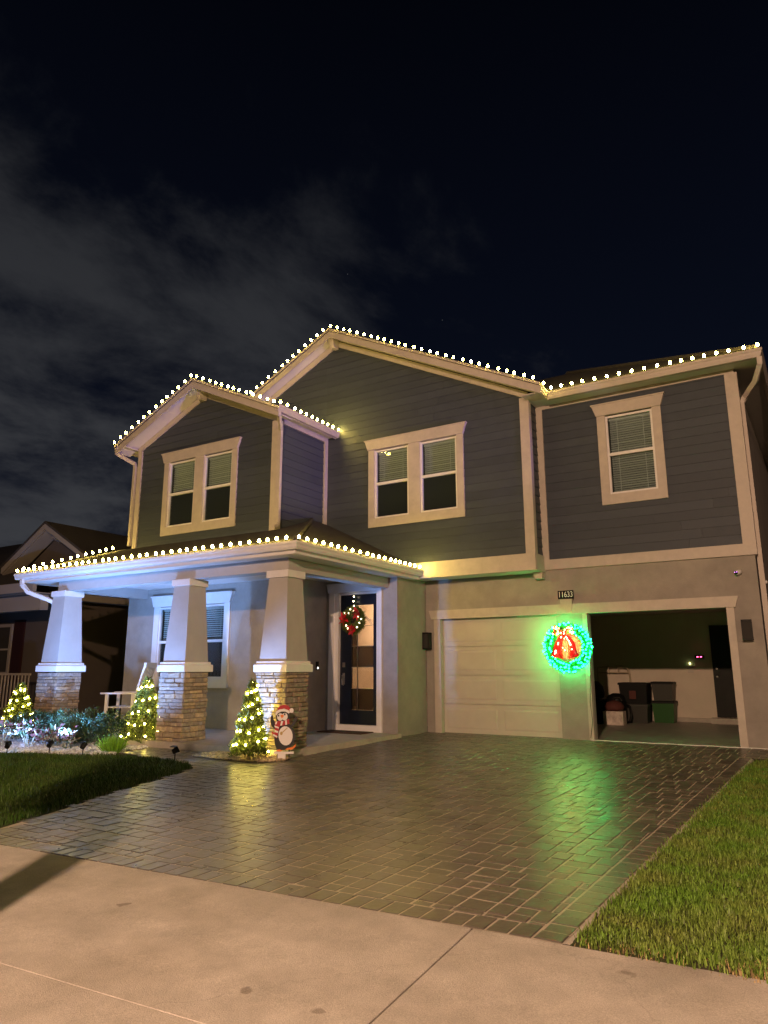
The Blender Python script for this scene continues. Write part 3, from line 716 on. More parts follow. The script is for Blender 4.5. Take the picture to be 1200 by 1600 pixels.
# ---- door wall, window wall, side walls of the porch (stucco)
ww = MB()
ww.box(-7.80, -7.585, YW+.05, YG-.002, -.1, 3.24)     # block beside the garage
ww.box(-7.94, -7.80, YW, YW+.2, -.05, 3.24); ww.box(-7.80, -7.585, YW, YW+.05, -.05, 3.24)
ww.box(-9.40, -9.30, YW, YW+.2, -.05, 3.24); ww.box(-9.30, -7.94, YW, YW+.2, 2.95, 3.24)
ww.build('entry_wall', M['stucco'], house)
wx0, wx1, wz0, wz1 = -12.43-1.06, -12.43+1.06, 1.12, 2.75
wl = MB(); yb = YL+.2
wl.box(XLl, wx0, YL, yb, -.05, 3.24); wl.box(wx1, -9.40, YL, yb, -.05, 3.24); wl.box(wx0, wx1, YL, yb, -.05, wz0); wl.box(wx0, wx1, YL, yb, wz1, 3.24)
wl.build('porch_wall', M['stucco'], house)
MB().box(-9.60, -9.402, yb, YW+.2, -.05, 3.24).build('porch_side_wall', M['stucco'], house)
MB().box(XLl, XLl+.2, yb, 22.4, -.05, 4.25).build('side_wall', M['stucco'], house)
window(-12.43, wz0, YL, True, 'upper', m='white')

# ---- front door
fd = MB()
fd.box(-9.06,-8.77,YW+.06,YW+.11,.19,2.90); fd.box(-8.21,-8.07,YW+.06,YW+.11,.19,2.90); fd.box(-8.77,-8.21,YW+.06,YW+.11,.19,.48); fd.box(-8.77,-8.21,YW+.06,YW+.11,2.67,2.90)
fdo = fd.build('front_door', M['navy'], house)
rows = [2.67,2.23,1.80,1.36,.92,.48]; XD = -8.62
lead = MB()
for i in range(5):
    zt, zb = rows[i], rows[i+1]
    mk = 'frost' if i in (2, 4) else 'clear'
    MB().box(-8.768,XD-.008,YW+.08,YW+.088,zb+.006,zt-.006).build('pane', M['frost' if i != 3 else 'clear'], fdo)
    MB().box(XD+.008,-8.212,YW+.08,YW+.088,zb+.006,zt-.006).build('pane', M[mk], fdo)
    if i: lead.box(-8.77,-8.21,YW+.074,YW+.094,zt-.0055,zt+.0055)
lead.box(XD-.0075,XD+.0075,YW+.073,YW+.095,.48,2.67); lead.build('caming', M['nickel'], fdo)
cv = MB()                                    # curved bars of the top light
for k in range(3):
    pts = [(-8.60+.36*t, YW+.076, 2.26+.12*k+.16*math.sin(math.pi*t+k*1.2)) for t in np.linspace(0,1,9)]; cv.tube(pts, .006, 5)
cv.build('scroll_bars', M['nickel'], fdo)
hd = MB(); hd.box(-8.99,-8.93,YW+.045,YW+.0595,1.36,1.46); hd.box(-8.985,-8.935,YW+.045,YW+.0595,1.0,1.24)
hd.tube([(-8.96,YW+.045,1.20),(-8.96,YW-.005,1.19),(-8.96,YW-.012,1.10),(-8.96,YW-.005,1.0),(-8.96,YW+.045,.985)], .011, 8); hd.build('handle', M['nickel'], fdo)
fr = MB(); fr.box(-9.30,-9.165,YW-.05,YW-.0,.06,2.95); fr.box(-8.065,-7.94,YW-.05,YW-.0,.06,2.95)
fr.box(-9.165,-9.062,YW-.02,YW+.12,.06,2.95); fr.box(-9.062,-8.0655,YW+.03,YW+.12,2.905,2.95); fr.box(-9.062,-8.0655,YW-.015,YW+.12,.055,.185)
frd = fr.build('door_frame', M['white'], house)
MB().prism_y([(-9.31,2.9505),(-7.935,2.9505),(-7.885,3.15),(-9.37,3.15)], YW-.075, YW-.001).build('head_casing', M['white'], frd)
fo = MB(); a,b_,c,d,e,g_ = -9.3,-7.82,YW+.21,16.2,.08,3.0    # entrance hall
fo.add([(a,c,e),(b_,c,e),(b_,d,e),(a,d,e),(a,c,g_),(b_,c,g_),(b_,d,g_),(a,d,g_)],[(0,1,2,3),(7,6,5,4),(3,2,6,7),(0,3,7,4),(2,1,5,6)])
fo.build('entrance_hall', M['gwall'], house)
hl = bpy.data.lights.new('hall_light', 'POINT'); hl.energy = 85; hl.color = (1, .70, .45); hl.shadow_soft_size = .12
hlo = bpy.data.objects.new('hall_light', hl); COL.objects.link(hlo); hlo.location = (-8.5, 15.0, 2.6)

# ---- porch: slab, beams, ceiling, roof
SZ = .058
MB().box(-13.2,-7.5,9.2,YW-.003,-.2,SZ).build('porch_slab', M['slab'], house)
MB().box(-14.9,-13.2,9.2,11.65,-.2,SZ-.001).build('porch_slab', M['slab'], house)
bm = MB(); bm.box(-14.26,-7.80,9.46,9.75,2.99,3.205); bm.box(-8.09,-7.80,9.7505,YW-.002,2.992,3.205); bm.box(-14.26,-13.97,9.7505,YL-.002,2.992,3.205)
bm.build('porch_beam', M['shaft'], house)
MB().box(-15.2,-7.42,9.17,13.44,3.206,3.225).build('porch_ceiling', M['soffit'], house)
EZ = 3.43; XE0, XE1, YE = -15.30, -7.36, 9.10
A=(XE0,YE,EZ);B=(XE1,YE,EZ);H=(-9.995,12.93,EZ+.337*3.83);H2=(-9.995,11.66,EZ+.337*2.56);Lp=(XE0,11.66,EZ+.337*2.56)
rf = MB(); rf.slab([A,B,H2,Lp],.04); rf.slab([B,H,H2],.04); rf.slab([B,(XE1,13.43,EZ),(-9.995,13.43,EZ+.49*2.635),H],.04)
prf = rf.build('porch_roof', M['roof'], house)
MB().tube([(XE1,YE,EZ+.015),(-9.995,12.93,EZ+.337*3.83+.02)], .05, 6).build('hip_cap', M['roof'], prf)
def gutter(path, name='gutter', w_=.12, h=.13, m='white', par=house):
    """ogee-ish gutter along a polyline (outer lip line, top edge); inner side to the left of travel"""
    prof = [(0,0),(0,-.035),(.018,-.06),(.022,-.095),(.045,-h),(w_,-h),(w_,0),(w_-.01,0),(w_-.01,-h+.012),(.05,-h+.012),(.03,-.09),(.012,-.03),(.012,0)]
    b = MB(); n = len(prof); rings = []
    P = [Vector(p) for p in path]
    for i, p in enumerate(P):
        dirs = []
        if i > 0: dirs.append((P[i]-P[i-1]).normalized())
        if i < len(P)-1: dirs.append((P[i+1]-P[i]).normalized())
        nn = [Vector((-d.y, d.x, 0)) for d in dirs]
        if len(nn) == 2:
            mm = (nn[0]+nn[1]); mm = mm/ (mm.length**2) * 2 if mm.length > 0 else nn[0]
        else: mm = nn[0]
        rings.append([tuple(p+mm*a+Vector((0,0,z))) for a, z in prof])
    vs = [q for rg in rings for q in rg]; fs = []
    for i in range(len(P)-1):
        for k in range(n): fs.append((i*n+k, i*n+(k+1)%n, (i+1)*n+(k+1)%n, (i+1)*n+k))
    fs.append(tuple(range(n))); fs.append(tuple((len(P)-1)*n+k for k in range(n))[::-1])
    b.add(vs, fs); return b.build(name, M[m], par)
gutter([(-15.34,9.06,3.405),(-7.31,9.06,3.405),(-7.31,13.425,3.405)])
MB().box(-15.22,-7.45,9.18,9.2,3.226,3.39).build('fascia', M['white'], house)
MB().box(-7.45,-7.43,9.18,13.43,3.226,3.39).build('fascia', M['white'], house)
MB().prism_x([(9.2,3.226),(11.64,3.9),(11.64,4.22),(9.2,3.38)], -15.24, -15.205).build('rake_board', M['white'], house)
MB().prism_x([(9.76,3.226),(11.64,3.226),(11.64,4.2),(9.76,3.56)], -14.2, -14.1).build('porch_gable', M['stucco'], house)

# porch columns: stone pedestal, cap, tapered shaft, capital
def column(cx, cy, seed):
    rr = random.Random(seed)
    hw = .285; zt = 1.275; z = SZ
    col = MB().box(cx-hw, cx+hw, cy-hw, cy+hw, SZ-.06, zt).build('porch_column', M['mortar'], house)
    MB().bbox(cx-.355,cx+.355,cy-.355,cy+.355,zt,1.405,.01).build('cap', M['white'], col)
    MB().bbox(cx-.325,cx+.325,cy-.325,cy+.325,1.4055,1.455,.01).build('cap', M['white'], col)
    a, t = .288, .205
    s = MB().add([(cx-a,cy-a,1.4555),(cx+a,cy-a,1.4555),(cx+a,cy+a,1.4555),(cx-a,cy+a,1.4555),(cx-t,cy-t,2.865),(cx+t,cy-t,2.865),(cx+t,cy+t,2.865),(cx-t,cy+t,2.865)],
                 [(0,3,2,1),(4,5,6,7),(0,1,5,4),(1,2,6,5),(2,3,7,6),(3,0,4,7)]); s.build('shaft', M['shaft'], col)
    MB().bbox(cx-.24,cx+.24,cy-.24,cy+.24,2.8655,2.9885,.008).build('capital', M['white'], col)
    # ledge stones on front, right and left faces
    while z < zt-.03:
        h = rr.choice([.052,.06,.068,.075,.085,.10]); h = min(h, zt-z-.002)
        for face in ('front','right','left'):
            if face == 'left' and rr.random() < .0: continue
            s0 = -hw-.04 if face == 'front' else -hw+.0; s1 = hw+.04 if face == 'front' else hw
            s_ = s0
            while s_ < s1-.005:
                L = min(rr.uniform(.11,.34), s1-s_)
                if s1-(s_+L) < .06: L = s1-s_
                d = rr.uniform(.022,.055); g2 = .004; q = MB()
                n1_, n2_ = rr.uniform(-.006,.006), rr.uniform(-.006,.006)
                pts = [(s_+g2, z+g2), (s_+L-g2, z+g2+n1_*.5), (s_+L-g2, z+h-g2+n2_*.4), (s_+g2, z+h-g2)]
                c_ = .012
                def W_(s__, o, zz):
                    if face == 'front': return (cx+s__, cy-hw-o, zz)
                    if face == 'right': return (cx+hw+o, cy+s__, zz)
                    return (cx-hw-o, cy-s__, zz)
                vs = [W_(p[0], -.004, p[1]) for p in pts]+[W_(p[0], d-c_*.6, p[1]) for p in pts]
                sc_ = (s_+L/2, z+h/2)
                for i_, p in enumerate(pts):
                    vs.append(W_(p[0]+math.copysign(min(c_, L*.2), sc_[0]-p[0]), d+rr.uniform(-.006,.008), p[1]+math.copysign(min(c_, h*.25), sc_[1]-p[1])))
                fs = [(8,9,10,11)]+[(k+i,k+(i+1)%4,k+4+(i+1)%4,k+4+i) for k in (0,4) for i in range(4)]
                q.add(vs, fs); q.build('stone', M['stone'], col)
                s_ += L
        z += h
for i, cx in enumerate((-14.115, -10.33, -7.967)): column(cx, 9.605, 20+i)

# ---- main roofs, soffits, fascias
def gable_roof(pk, zt, slope, xl, xr, y0, y1, ywall, fh=.17):
    b = MB(); ex = [(xl, zt-slope*(pk-xl)), (xr, zt-slope*(xr-pk))]
    b.slab([(pk,y0,zt),(pk,y1,zt),(xl,y1,ex[0][1]),(xl,y0,ex[0][1])], .05); b.slab([(pk,y0,zt),(xr,y0,ex[1][1]),(xr,y1,ex[1][1]),(pk,y1,zt)], .05)
    ro = b.build('roof', M['roof'], house)
    for (xe, ze) in ex:
        MB().prism_y([(pk,zt-.052),(xe,ze-.052),(xe,ze-fh-.05),(pk,zt-fh-.05)], y0+.03, y0+.065).build('rake_fascia', M['trim'], ro)
        MB().prism_y([(pk,zt+.012),(xe,ze+.012),(xe,ze-.045),(pk,zt-.045)], y0-.012, y0+.0).build('drip_edge', M['trim'], ro)
        MB().prism_y([(pk,zt-.15),(xe,ze-.15),(xe,ze-.165),(pk,zt-.165)], y0+.066, ywall-.003).build('rake_soffit', M['soffit'], ro)
    MB().prism_x([(ywall-.05,zt-.20),(ywall-.28,zt-.20),(ywall-.28,zt-.36),(ywall-.22,zt-.44),(ywall-.05,zt-.44)], pk-.055, pk+.055).build('bracket', M['trim'], ro)
    return ro
ro_m = gable_roof(PKM[0], 9.58, .492, -15.0, -4.40, 13.08, 21.5, YM)
ro_l = gable_roof(PKL[0], 8.15, .460, -15.03, -9.62, 11.15, 15.6, YL)
zeM = 9.58-.492*(-4.40-PKM[0]); zeL = 8.15-.46*(-9.62-PKL[0])
b = MB()
b.slab([(-4.47,13.47,6.90),(-.52,13.47,6.90),(-5.35,18.3,9.30),(-9.28,18.3,9.30)],.05)
b.slab([(-.52,13.47,6.90),(-.52,23.1,6.90),(-5.35,18.3,9.30)],.05)
b.slab([(-.52,23.1,6.90),(-9.6,23.1,6.90),(-9.6,18.3,9.30),(-5.35,18.3,9.30)],.05)
ro_r = b.build('roof', M['roof'], house)
MB().tube([(-.52,13.47,6.91),(-5.35,18.3,9.31)], .06, 6).build('hip_cap', M['roof'], ro_r)
gutter([(-4.36,13.40,6.875),(-.44,13.40,6.875),(-.44,22.8,6.875)], h=.15, m='trim')
MB().box(-4.828,-.56,13.54,YG-.046,6.79,6.808).build('soffit', M['soffit'], ro_r)
MB().box(-.964,-.56,YG-.044,22.6,6.7915,6.8095).build('soffit', M['soffit'], ro_r)
MB().box(-4.40,-.56,13.52,13.54,6.73,6.87).build('fascia', M['trim'], ro_r); MB().box(-.56,-.54,13.52,22.6,6.73,6.87).build('fascia', M['trim'], ro_r)
# eave of the middle block on its right side
MB().box(-4.83,-4.46,13.15,13.54,6.79,6.81).build('eave_return', M['trim'], ro_m)
gutter([(-4.36,13.12,6.93),(-4.36,13.46,6.90)], h=.14, m='trim')
# eave of the left block on its right side and gutters
gutter([(-9.58,11.16,6.95),(-9.58,13.43,6.95)], h=.14, m='trim')
MB().box(-9.96,-9.70,11.22,13.44,6.855,6.872).build('eave_soffit', M['soffit'], ro_l)
MB().box(-9.715,-9.70,11.22,13.44,6.80,6.93).build('fascia', M['trim'], ro_l)
gutter([(-15.06,13.4,6.93),(-15.06,11.16,6.93)], h=.14, m='trim')
MB().box(-14.93,-14.66,11.22,13.4,6.845,6.86).build('eave_soffit', M['soffit'], ro_l)
# downspouts
def spout(path, m='trim', w1=.085, w2=.065): return MB().rect_tube(path, w1, w2).build('downspout', M[m], house)
spout([(-9.66,11.24,6.83),(-9.66,11.25,6.74),(-9.78,11.45,6.60),(-9.88,11.58,6.52),(-9.90,11.60,6.40),(-9.90,11.60,4.40),(-9.88,11.50,4.32),(-9.85,11.40,4.28)])
spout([(-15.0,11.24,6.80),(-15.0,11.24,6.72),(-14.85,11.45,6.58),(-14.74,11.58,6.5),(-14.73,11.6,6.4),(-14.73,11.6,4.35)])
spout([(-.50,13.47,6.73),(-.50,13.50,6.62),(-.62,13.80,6.42),(-.84,14.16,6.28),(-.905,14.19,6.16),(-.905,14.19,.25),(-.86,14.19,.12),(-.72,14.19,.06)])
spout([(-15.10,9.12,3.27),(-15.08,9.12,3.16),(-14.95,9.20,2.99),(-14.55,9.42,2.83),(-14.42,9.55,2.74),(-14.43,9.6,2.6),(-14.47,9.62,1.5),(-14.52,9.62,1.3),(-14.52,9.62,.1)], 'white')

# ------------------------------------------------------------------ string lights
bulb_me = MB().lathe([(.011,0),(.015,.004),(.022,.018),(.0245,.032),(.020,.050),(.010,.062),(.002,.066)], seg=10).mesh('bulb', M['bulb'], True)
sock_me = MB().lathe([(.011,-.03),(.014,-.028),(.014,.001),(.011,.002)], seg=8).mesh('socket', M['wire'])
def string_run(name, label, runs, spacing=.222, up=.03):
    """runs: list of polylines; a bulb every `spacing`, a sagging wire between."""
    first = Vector(runs[0][0]); root = thing(name, label, 'string lights', tuple(first), group='string lights along the roof edges')
    wire = MB()
    for run in runs:
        P = [Vector(p) for p in run]; pts = []; d0 = .03; 
        for a, b_ in zip(P[:-1], P[1:]):
            L = (b_-a).length; d = d0
            while d < L: pts.append(a.lerp(b_, d/L)); d += spacing*random.uniform(.86,1.13)
            d0 = d-L
        wp = []
        for i, p in enumerate(pts):
            o = place('bulb', bulb_me, root, loc=p+Vector((0,0,up)), rot=(random.uniform(-.25,.25), random.uniform(-.25,.25), 0))
            place('socket', sock_me, o)
            wp.append(p+Vector((0,0,up-.025)))
            if i+1 < len(pts): wp.append((p+pts[i+1])/2+Vector((0,0,up-.055)))
        wire.tube(wp, .0045, 5)
    wire.build('wire', M['wire'], root)
    return root
string_run('string_lights', 'warm white bulb string along the front porch eave and its ends',
    [[(-15.27,9.07,3.41),(-7.35,9.07,3.41)], [(-7.32,9.10,3.41),(-7.32,13.42,3.40)], [(-15.27,9.2,3.47),(-15.27,11.6,4.30)]])
zl0 = 8.15-.46*(-12.336+15.03)
string_run('string_lights', 'warm white bulb string over the small left gable and its side gutter',
    [[(-15.05,11.14,zl0+.02),(-12.336,11.14,8.175),(-9.62,11.14,zeL+.02)], [(-9.60,11.2,6.955),(-9.60,13.42,6.955)]])
string_run('string_lights', 'warm white bulb string over the tall central gable',
    [[(-13.0,13.07,9.58-.492*3.29+.02),(-9.71,13.07,9.605),(-4.42,13.07,zeM+.02)]])
string_run('string_lights', 'warm white bulb string along the upper right gutter above the single window',
    [[(-4.38,13.2,6.95),(-4.30,13.42,6.89),(-.46,13.42,6.88)]])

# ------------------------------------------------------------------ foliage helpers
def leaves(P, D, size, wid, rs):
    """P (n,3) leaf bases, D (n,3) directions -> diamond leaves folded along the rib"""
    n = len(P); D = D/np.linalg.norm(D,axis=1,keepdims=True)
    rnd = rs.normal(size=(n,3)); S = np.cross(D, rnd); S /= np.linalg.norm(S,axis=1,keepdims=True)+1e-9; Nn = np.cross(S, D)
    L = size*rs.uniform(.65,1.25,(n,1)); Wd = wid*rs.uniform(.7,1.2,(n,1))
    V = np.zeros((n,4,3)); V[:,0] = P; V[:,1] = P+D*L*.5+S*Wd*.5+Nn*Wd*.16; V[:,2] = P+D*L; V[:,3] = P+D*L*.5-S*Wd*.5+Nn*Wd*.16
    o = (np.arange(n)*4)[:,None]
    F = np.concatenate([o+np.array([[0,1,2]]), o+np.array([[0,2,3]])])
    return V.reshape(-1,3), F
def tree_lit(loc, h, rb, seed, label, slabel):
    rs = np.random.default_rng(seed); x0, y0, z0 = loc
    root = thing('topiary_tree', label, 'tree', loc, group='small conifers in the front bed')
    tr = MB(); tr.tube([(x0,y0,z0-.03),(x0+.01,y0,z0+h*.3),(x0,y0+.01,z0+h*.75),(x0,y0,z0+h*.95)], [.035,.03,.018,.006], 8)
    for k in range(26):
        t = .1+.85*k/26; a = k*2.4; rr_ = rb*(1-t)*.85; zz = z0+h*t
        tr.tube([(x0,y0,zz),(x0+math.cos(a)*rr_,y0+math.sin(a)*rr_,zz+.06*h)], [.009,.003], 5)
    tr.build('trunk', M['bark'], root)
    n = 7200; t = rs.beta(1.0,1.55,n)*.93+.06
    a = rs.uniform(0,2*np.pi,n); rad = rb*(1-t)**.82*(np.sqrt(rs.uniform(.15,1.0,n)))*(1+.16*np.sin(a*3+t*19)+.10*np.sin(a*5-t*31))+.012
    P = np.c_[x0+np.cos(a)*rad, y0+np.sin(a)*rad, z0+t*h+.03*np.sin(a*4+t*25)]
    D = np.c_[np.cos(a)*.7, np.sin(a)*.7, .8+0*a]+rs.normal(size=(n,3))*.45
    V, F = leaves(P, D, .062, .020, rs)
    place('crown', npmesh('crown', V, F, M['cone']), root)
    sr = thing('string_lights', slabel, 'string lights', loc, group='string lights wound round the small conifers')
    wire = []; nb = 46; me = MINI
    for i in range(nb*3):
        t = i/(nb*3); a = t*2*math.pi*5.2+seed; rr_ = rb*(1-(.08+.88*t))**.82*1.02+.02
        wire.append((x0+math.cos(a)*rr_, y0+math.sin(a)*rr_, z0+h*(.08+.88*t)))
    for i in range(0, nb*3, 3):
        p = Vector(wire[i])+Vector((random.uniform(-.03,.03), random.uniform(-.03,.03), random.uniform(-.035,.035)))
        place('bulb', me, sr, loc=p, rot=(random.uniform(-1,1), random.uniform(-1,1), 0))
    MB().tube(wire, .004, 4).build('wire', M['wire'], sr)
MINI = MB().lathe([(.005,-.010),(.013,-.002),(.0165,.008),(.013,.020),(.003,.028)], seg=8).mesh('bulb', M['bulbt'], True)
tree_lit((-7.98,8.86,zg(8.9)), 1.20, .28, 1, 'cone shaped conifer wrapped in lights beside the penguin sign', 'warm light string wound round the conifer beside the penguin sign')
tree_lit((-11.12,9.42,zg(9.4)), 1.22, .41, 2, 'cone shaped conifer wrapped in lights in front of the middle column', 'warm light string wound round the conifer in front of the middle column')
tree_lit((-16.05,9.95,zg(9.9)), 1.05, .38, 3, 'lit conifer at the far left beyond the hedge near the railing', 'warm light string wound round the far left conifer near the railing')

# ------------------------------------------------------------------ planting bed
def pebbles(name, poly, n, smin, smax, m, label, seed, zoff=0, dens=None):
    rs = np.random.default_rng(seed); xs_ = [p[0] for p in poly]; ys_ = [p[1] for p in poly]
    x = rs.uniform(min(xs_),max(xs_),n*4); y = rs.uniform(min(ys_),max(ys_),n*4); k = in_poly_np(x,y,poly); x = x[k][:n]; y = y[k][:n]; n = len(x)
    ph = (1+5**.5)/2; ico = np.array([(-1,ph,0),(1,ph,0),(-1,-ph,0),(1,-ph,0),(0,-1,ph),(0,1,ph),(0,-1,-ph),(0,1,-ph),(ph,0,-1),(ph,0,1),(-ph,0,-1),(-ph,0,1)])/1.9
    fi = np.array([(0,11,5),(0,5,1),(0,1,7),(0,7,10),(0,10,11),(1,5,9),(5,11,4),(11,10,2),(10,7,6),(7,1,8),(3,9,4),(3,4,2),(3,2,6),(3,6,8),(3,8,9),(4,9,5),(2,4,11),(6,2,10),(8,6,7),(9,8,1)])
    s = rs.uniform(smin,smax,(n,1,1)); ax = rs.uniform(.6,1.25,(n,1,3))*np.array([1,1,.62]); jit = 1+rs.normal(size=(n,12,1))*.09
    V = ico[None]*s*ax*jit; a = rs.uniform(0,6.28,n); c, sn = np.cos(a)[:,None], np.sin(a)[:,None]
    X = V[:,:,0]*c-V[:,:,1]*sn+x[:,None]; Y = V[:,:,0]*sn+V[:,:,1]*c+y[:,None]; Z = V[:,:,2]+(zgn(y)+zoff+s[:,0,0]*.35+rs.uniform(0,.012,n))[:,None]
    V = np.stack([X,Y,Z],-1).reshape(-1,3); F = (np.arange(n)*12)[:,None,None]+fi[None]
    o = place(name, npmesh(name, V, F.reshape(-1,3), m, True)); stuff(o); return tag(o, label, 'gravel')
BED = [(-10.6,8.42),(-10.2,8.05),(-11.0,7.74),(-12.2,7.4),(-14.5,7.05),(-16.5,7.05),(-16.5,9.15),(-10.65,9.18)]
sheet('planting_bed', [(-10.6,8.40),(-10.2,8.02),(-11.0,7.70),(-12.2,7.35),(-14.5,7.0),(-17.0,7.0),(-17.0,9.18),(-10.6,9.18)], M['mulch'], .004)
pebbles('river_rock', BED, 9500, .016, .036, M['rockw'], 'pale river rock spread in front of the hedge', 5)
TB = [(-9.0,8.62),(-8.2,8.50),(-7.55,8.60),(-7.28,8.86),(-7.42,9.18),(-9.05,9.18)]
pebbles('river_rock', TB, 1100, .015, .034, M['rockt'], 'tan river rock round the conifer beside the penguin sign', 6, .012)

def shrub(loc, rx, ry, h, n, seed, mk, label, name='hedge_shrub', size=.05, group='hedge shrubs in the planting bed'):
    rs = np.random.default_rng(seed); x0,y0,z0 = loc
    root = thing(name, label, 'shrub', loc, group=group)
    st_ = MB()
    for k in range(14):
        a = rs.uniform(0,6.28); q = rs.uniform(.2,.8); st_.tube([(x0,y0,z0-.02),(x0+math.cos(a)*rx*q*.5,y0+math.sin(a)*ry*q*.5,z0+h*.45),(x0+math.cos(a)*rx*q,y0+math.sin(a)*ry*q,z0+h*.85)], [.012,.008,.004], 5)
    st_.build('stem', M['bark'], root)
    u = rs.normal(size=(n,3)); u /= np.linalg.norm(u,axis=1,keepdims=True); u[:,2] = np.abs(u[:,2])*1.0
    pw = np.sign(u)*np.abs(u)**.6; rr_ = rs.uniform(.45,1,n)**.45
    lump = 1+.13*np.sin(u[:,0]*7+seed)*np.sin(u[:,1]*6)+.08*np.sin(u[:,2]*13+u[:,0]*11)
    P = np.c_[x0+pw[:,0]*rx*rr_*lump, y0+pw[:,1]*ry*rr_*lump, z0+.04+pw[:,2]*h*.92*rr_*lump]
    D = u*.6+rs.normal(size=(n,3))*.6+np.array([0,0,.35])
    V, F = leaves(P, D, size, size*.55, rs)
    place('foliage', npmesh('foliage', V, F, M[mk]), root)
hs = [(-13.75,8.95,.50,.42,.54,'hedge_shrub at'),(-13.05,8.85,.52,.42,.57,''),(-12.35,8.88,.50,.42,.60,''),(-11.75,8.98,.42,.40,.57,'')]
hl_ = ['green hedge shrub at the left end, below the left column','second hedge shrub from the left in the clipped row','third hedge shrub from the left in the clipped row','hedge shrub at the right end, next to the middle lit conifer']
for i, (x,y,rx,ry,h,_) in enumerate(hs): shrub((x,y,zg(y)), rx, ry, h, 3600, 30+i, 'hedge' if i % 2 else 'hedgel', hl_[i])

def croton(loc, h, sp, n, seed, label):
    rs = np.random.default_rng(seed); x0,y0,z0 = loc
    root = thing('croton_plant', label, 'plant', loc, group='variegated croton plants')
    stm = MB(); tips = []
    for k in range(7):
        a = rs.uniform(0,6.28); q = sp*rs.uniform(.2,1); hh = h*rs.uniform(.5,.95); tip = (x0+math.cos(a)*q, y0+math.sin(a)*q, z0+hh); tips.append(tip)
        stm.tube([(x0+math.cos(a)*.03,y0+math.sin(a)*.03,z0-.01),(x0+math.cos(a)*q*.6,y0+math.sin(a)*q*.6,z0+hh*.55),tip], [.009,.007,.004], 5)
    stm.build('stem', M['croton_y'], root)
    for mk, frac in (('croton_r',.45),('croton_y',.25),('croton_g',.30)):
        m_ = int(n*frac); P = np.array(tips)[rs.integers(0,7,m_)]+rs.normal(size=(m_,3))*np.array([.04,.04,.055]); D = rs.normal(size=(m_,3))+np.array([0,0,.5])
        V, F = leaves(P, D, .12, .045, rs); place('leaves', npmesh('leaves', V, F, M[mk]), root)
cr = [(-13.9,8.0,.42,.26),(-13.2,7.95,.38,.25),(-12.65,8.1,.40,.24),(-12.15,8.2,.34,.22),(-11.75,8.25,.32,.18),(-14.6,8.15,.42,.28)]
crl = ['red and cream croton in the bed, second from the left edge','red and cream croton in the bed, third from the left edge','fourth croton from the left, in front of the hedge','fifth croton from the left, in front of the hedge','small bare stemmed croton nearest the lime green plant','leftmost croton, under the far left lit conifer']
for i, (x,y,h,sp) in enumerate(cr): croton((x,y,zg(y)), h, sp, 130, 60+i, crl[i])
# lime green grassy plant
rs = np.random.default_rng(77); lr = thing('lime_fern', 'bright lime green feathery plant in the pale rocks', 'plant', (-10.62,8.33,zg(8.3)))
n = 420; a = rs.uniform(0,6.28,n); q = rs.uniform(0,.10,n); P = np.c_[-10.62+np.cos(a)*q*1.5, 8.33+np.sin(a)*q, np.full(n, zg(8.3)-.005)]
D = np.c_[np.cos(a)*q*7, np.sin(a)*q*6, np.full(n, 1.0)]+rs.normal(size=(n,3))*.22
V, F = leaves(P, D, .27, .016, rs); place('fronds', npmesh('fronds', V, F, M['lime']), lr)
P2 = P+D/np.linalg.norm(D,axis=1,keepdims=True)*rs.uniform(.08,.2,(n,1)); V, F = leaves(P2, D+rs.normal(size=(n,3))*.5, .07, .014, rs); place('leaflets', npmesh('leaflets', V, F, M['lime']), lr)

# ------------------------------------------------------------------ solar spotlights in the bed
def spotlight(loc, aim, power, label, ang=95):
    x,y,z = loc; root = thing('garden_spotlight', label, 'spotlight', loc, group='garden spotlights')
    MB().tube([(x,y,z-.05),(x,y,z+.13)], .009, 6).build('stake', M['black'], root)
    d = (Vector(aim)-Vector((x,y,z+.16))).normalized(); q = d.to_track_quat('Z','Y')
    mt = Matrix.Translation((x,y,z+.16))@q.to_matrix().to_4x4()
    hb = MB().lathe([(.025,-.05),(.040,-.045),(.045,.02),(.052,.045),(.052,.05),(.046,.05),(.042,.035),(.0,.034)], seg=14)
    hb.v = [tuple(mt@Vector(p)) for p in hb.v]; hb.build('housing', M['black'], root, smooth=False)
    ln = MB().lathe([(.041,.036),(.041,.042),(.03,.046),(.0,.047)], seg=14); ln.v = [tuple(mt@Vector(p)) for p in ln.v]; ln.build('lens', M['lens'], root)
    sp = MB(); sp.box(-.055,.055,-.035,.035,-.004,.004); m2 = Matrix.Translation((x-d.x*.03,y-d.y*.03,z+.222))@Matrix.Rotation(R(12),4,'X'); sp.v = [tuple(m2@Vector(p)) for p in sp.v]; sp.build('solar_panel', M['blackm'], root)
    ld = bpy.data.lights.new('spot', 'SPOT'); ld.energy = power; ld.color = (.20,.41,1.0); ld.spot_size = R(ang); ld.spot_blend = .85; ld.shadow_soft_size = .035
    lo = bpy.data.objects.new('spot_lamp', ld); COL.objects.link(lo); lo.location = Vector((x,y,z+.16))+d*.06; lo.rotation_euler = d.to_track_quat('-Z','Y').to_euler()
    lo.parent = root; lo.matrix_parent_inverse = Matrix.Translation(-Vector(loc))
SPW = 700
spotlight((-11.95,7.28,zg(7.3)), (-14.2,9.6,2.3), SPW*1.25, 'leftmost garden spotlight at the edge of the picture, in pale rock', 94)
spotlight((-11.45,7.72,zg(7.7)), (-12.7,10.0,2.7), SPW*1.25, 'second garden spotlight from the left, in front of the crotons', 94)
spotlight((-10.72,7.84,zg(7.8)), (-10.8,9.8,2.8), SPW*.9, 'garden spotlight in pale rock just left of the lime green plant', 94)
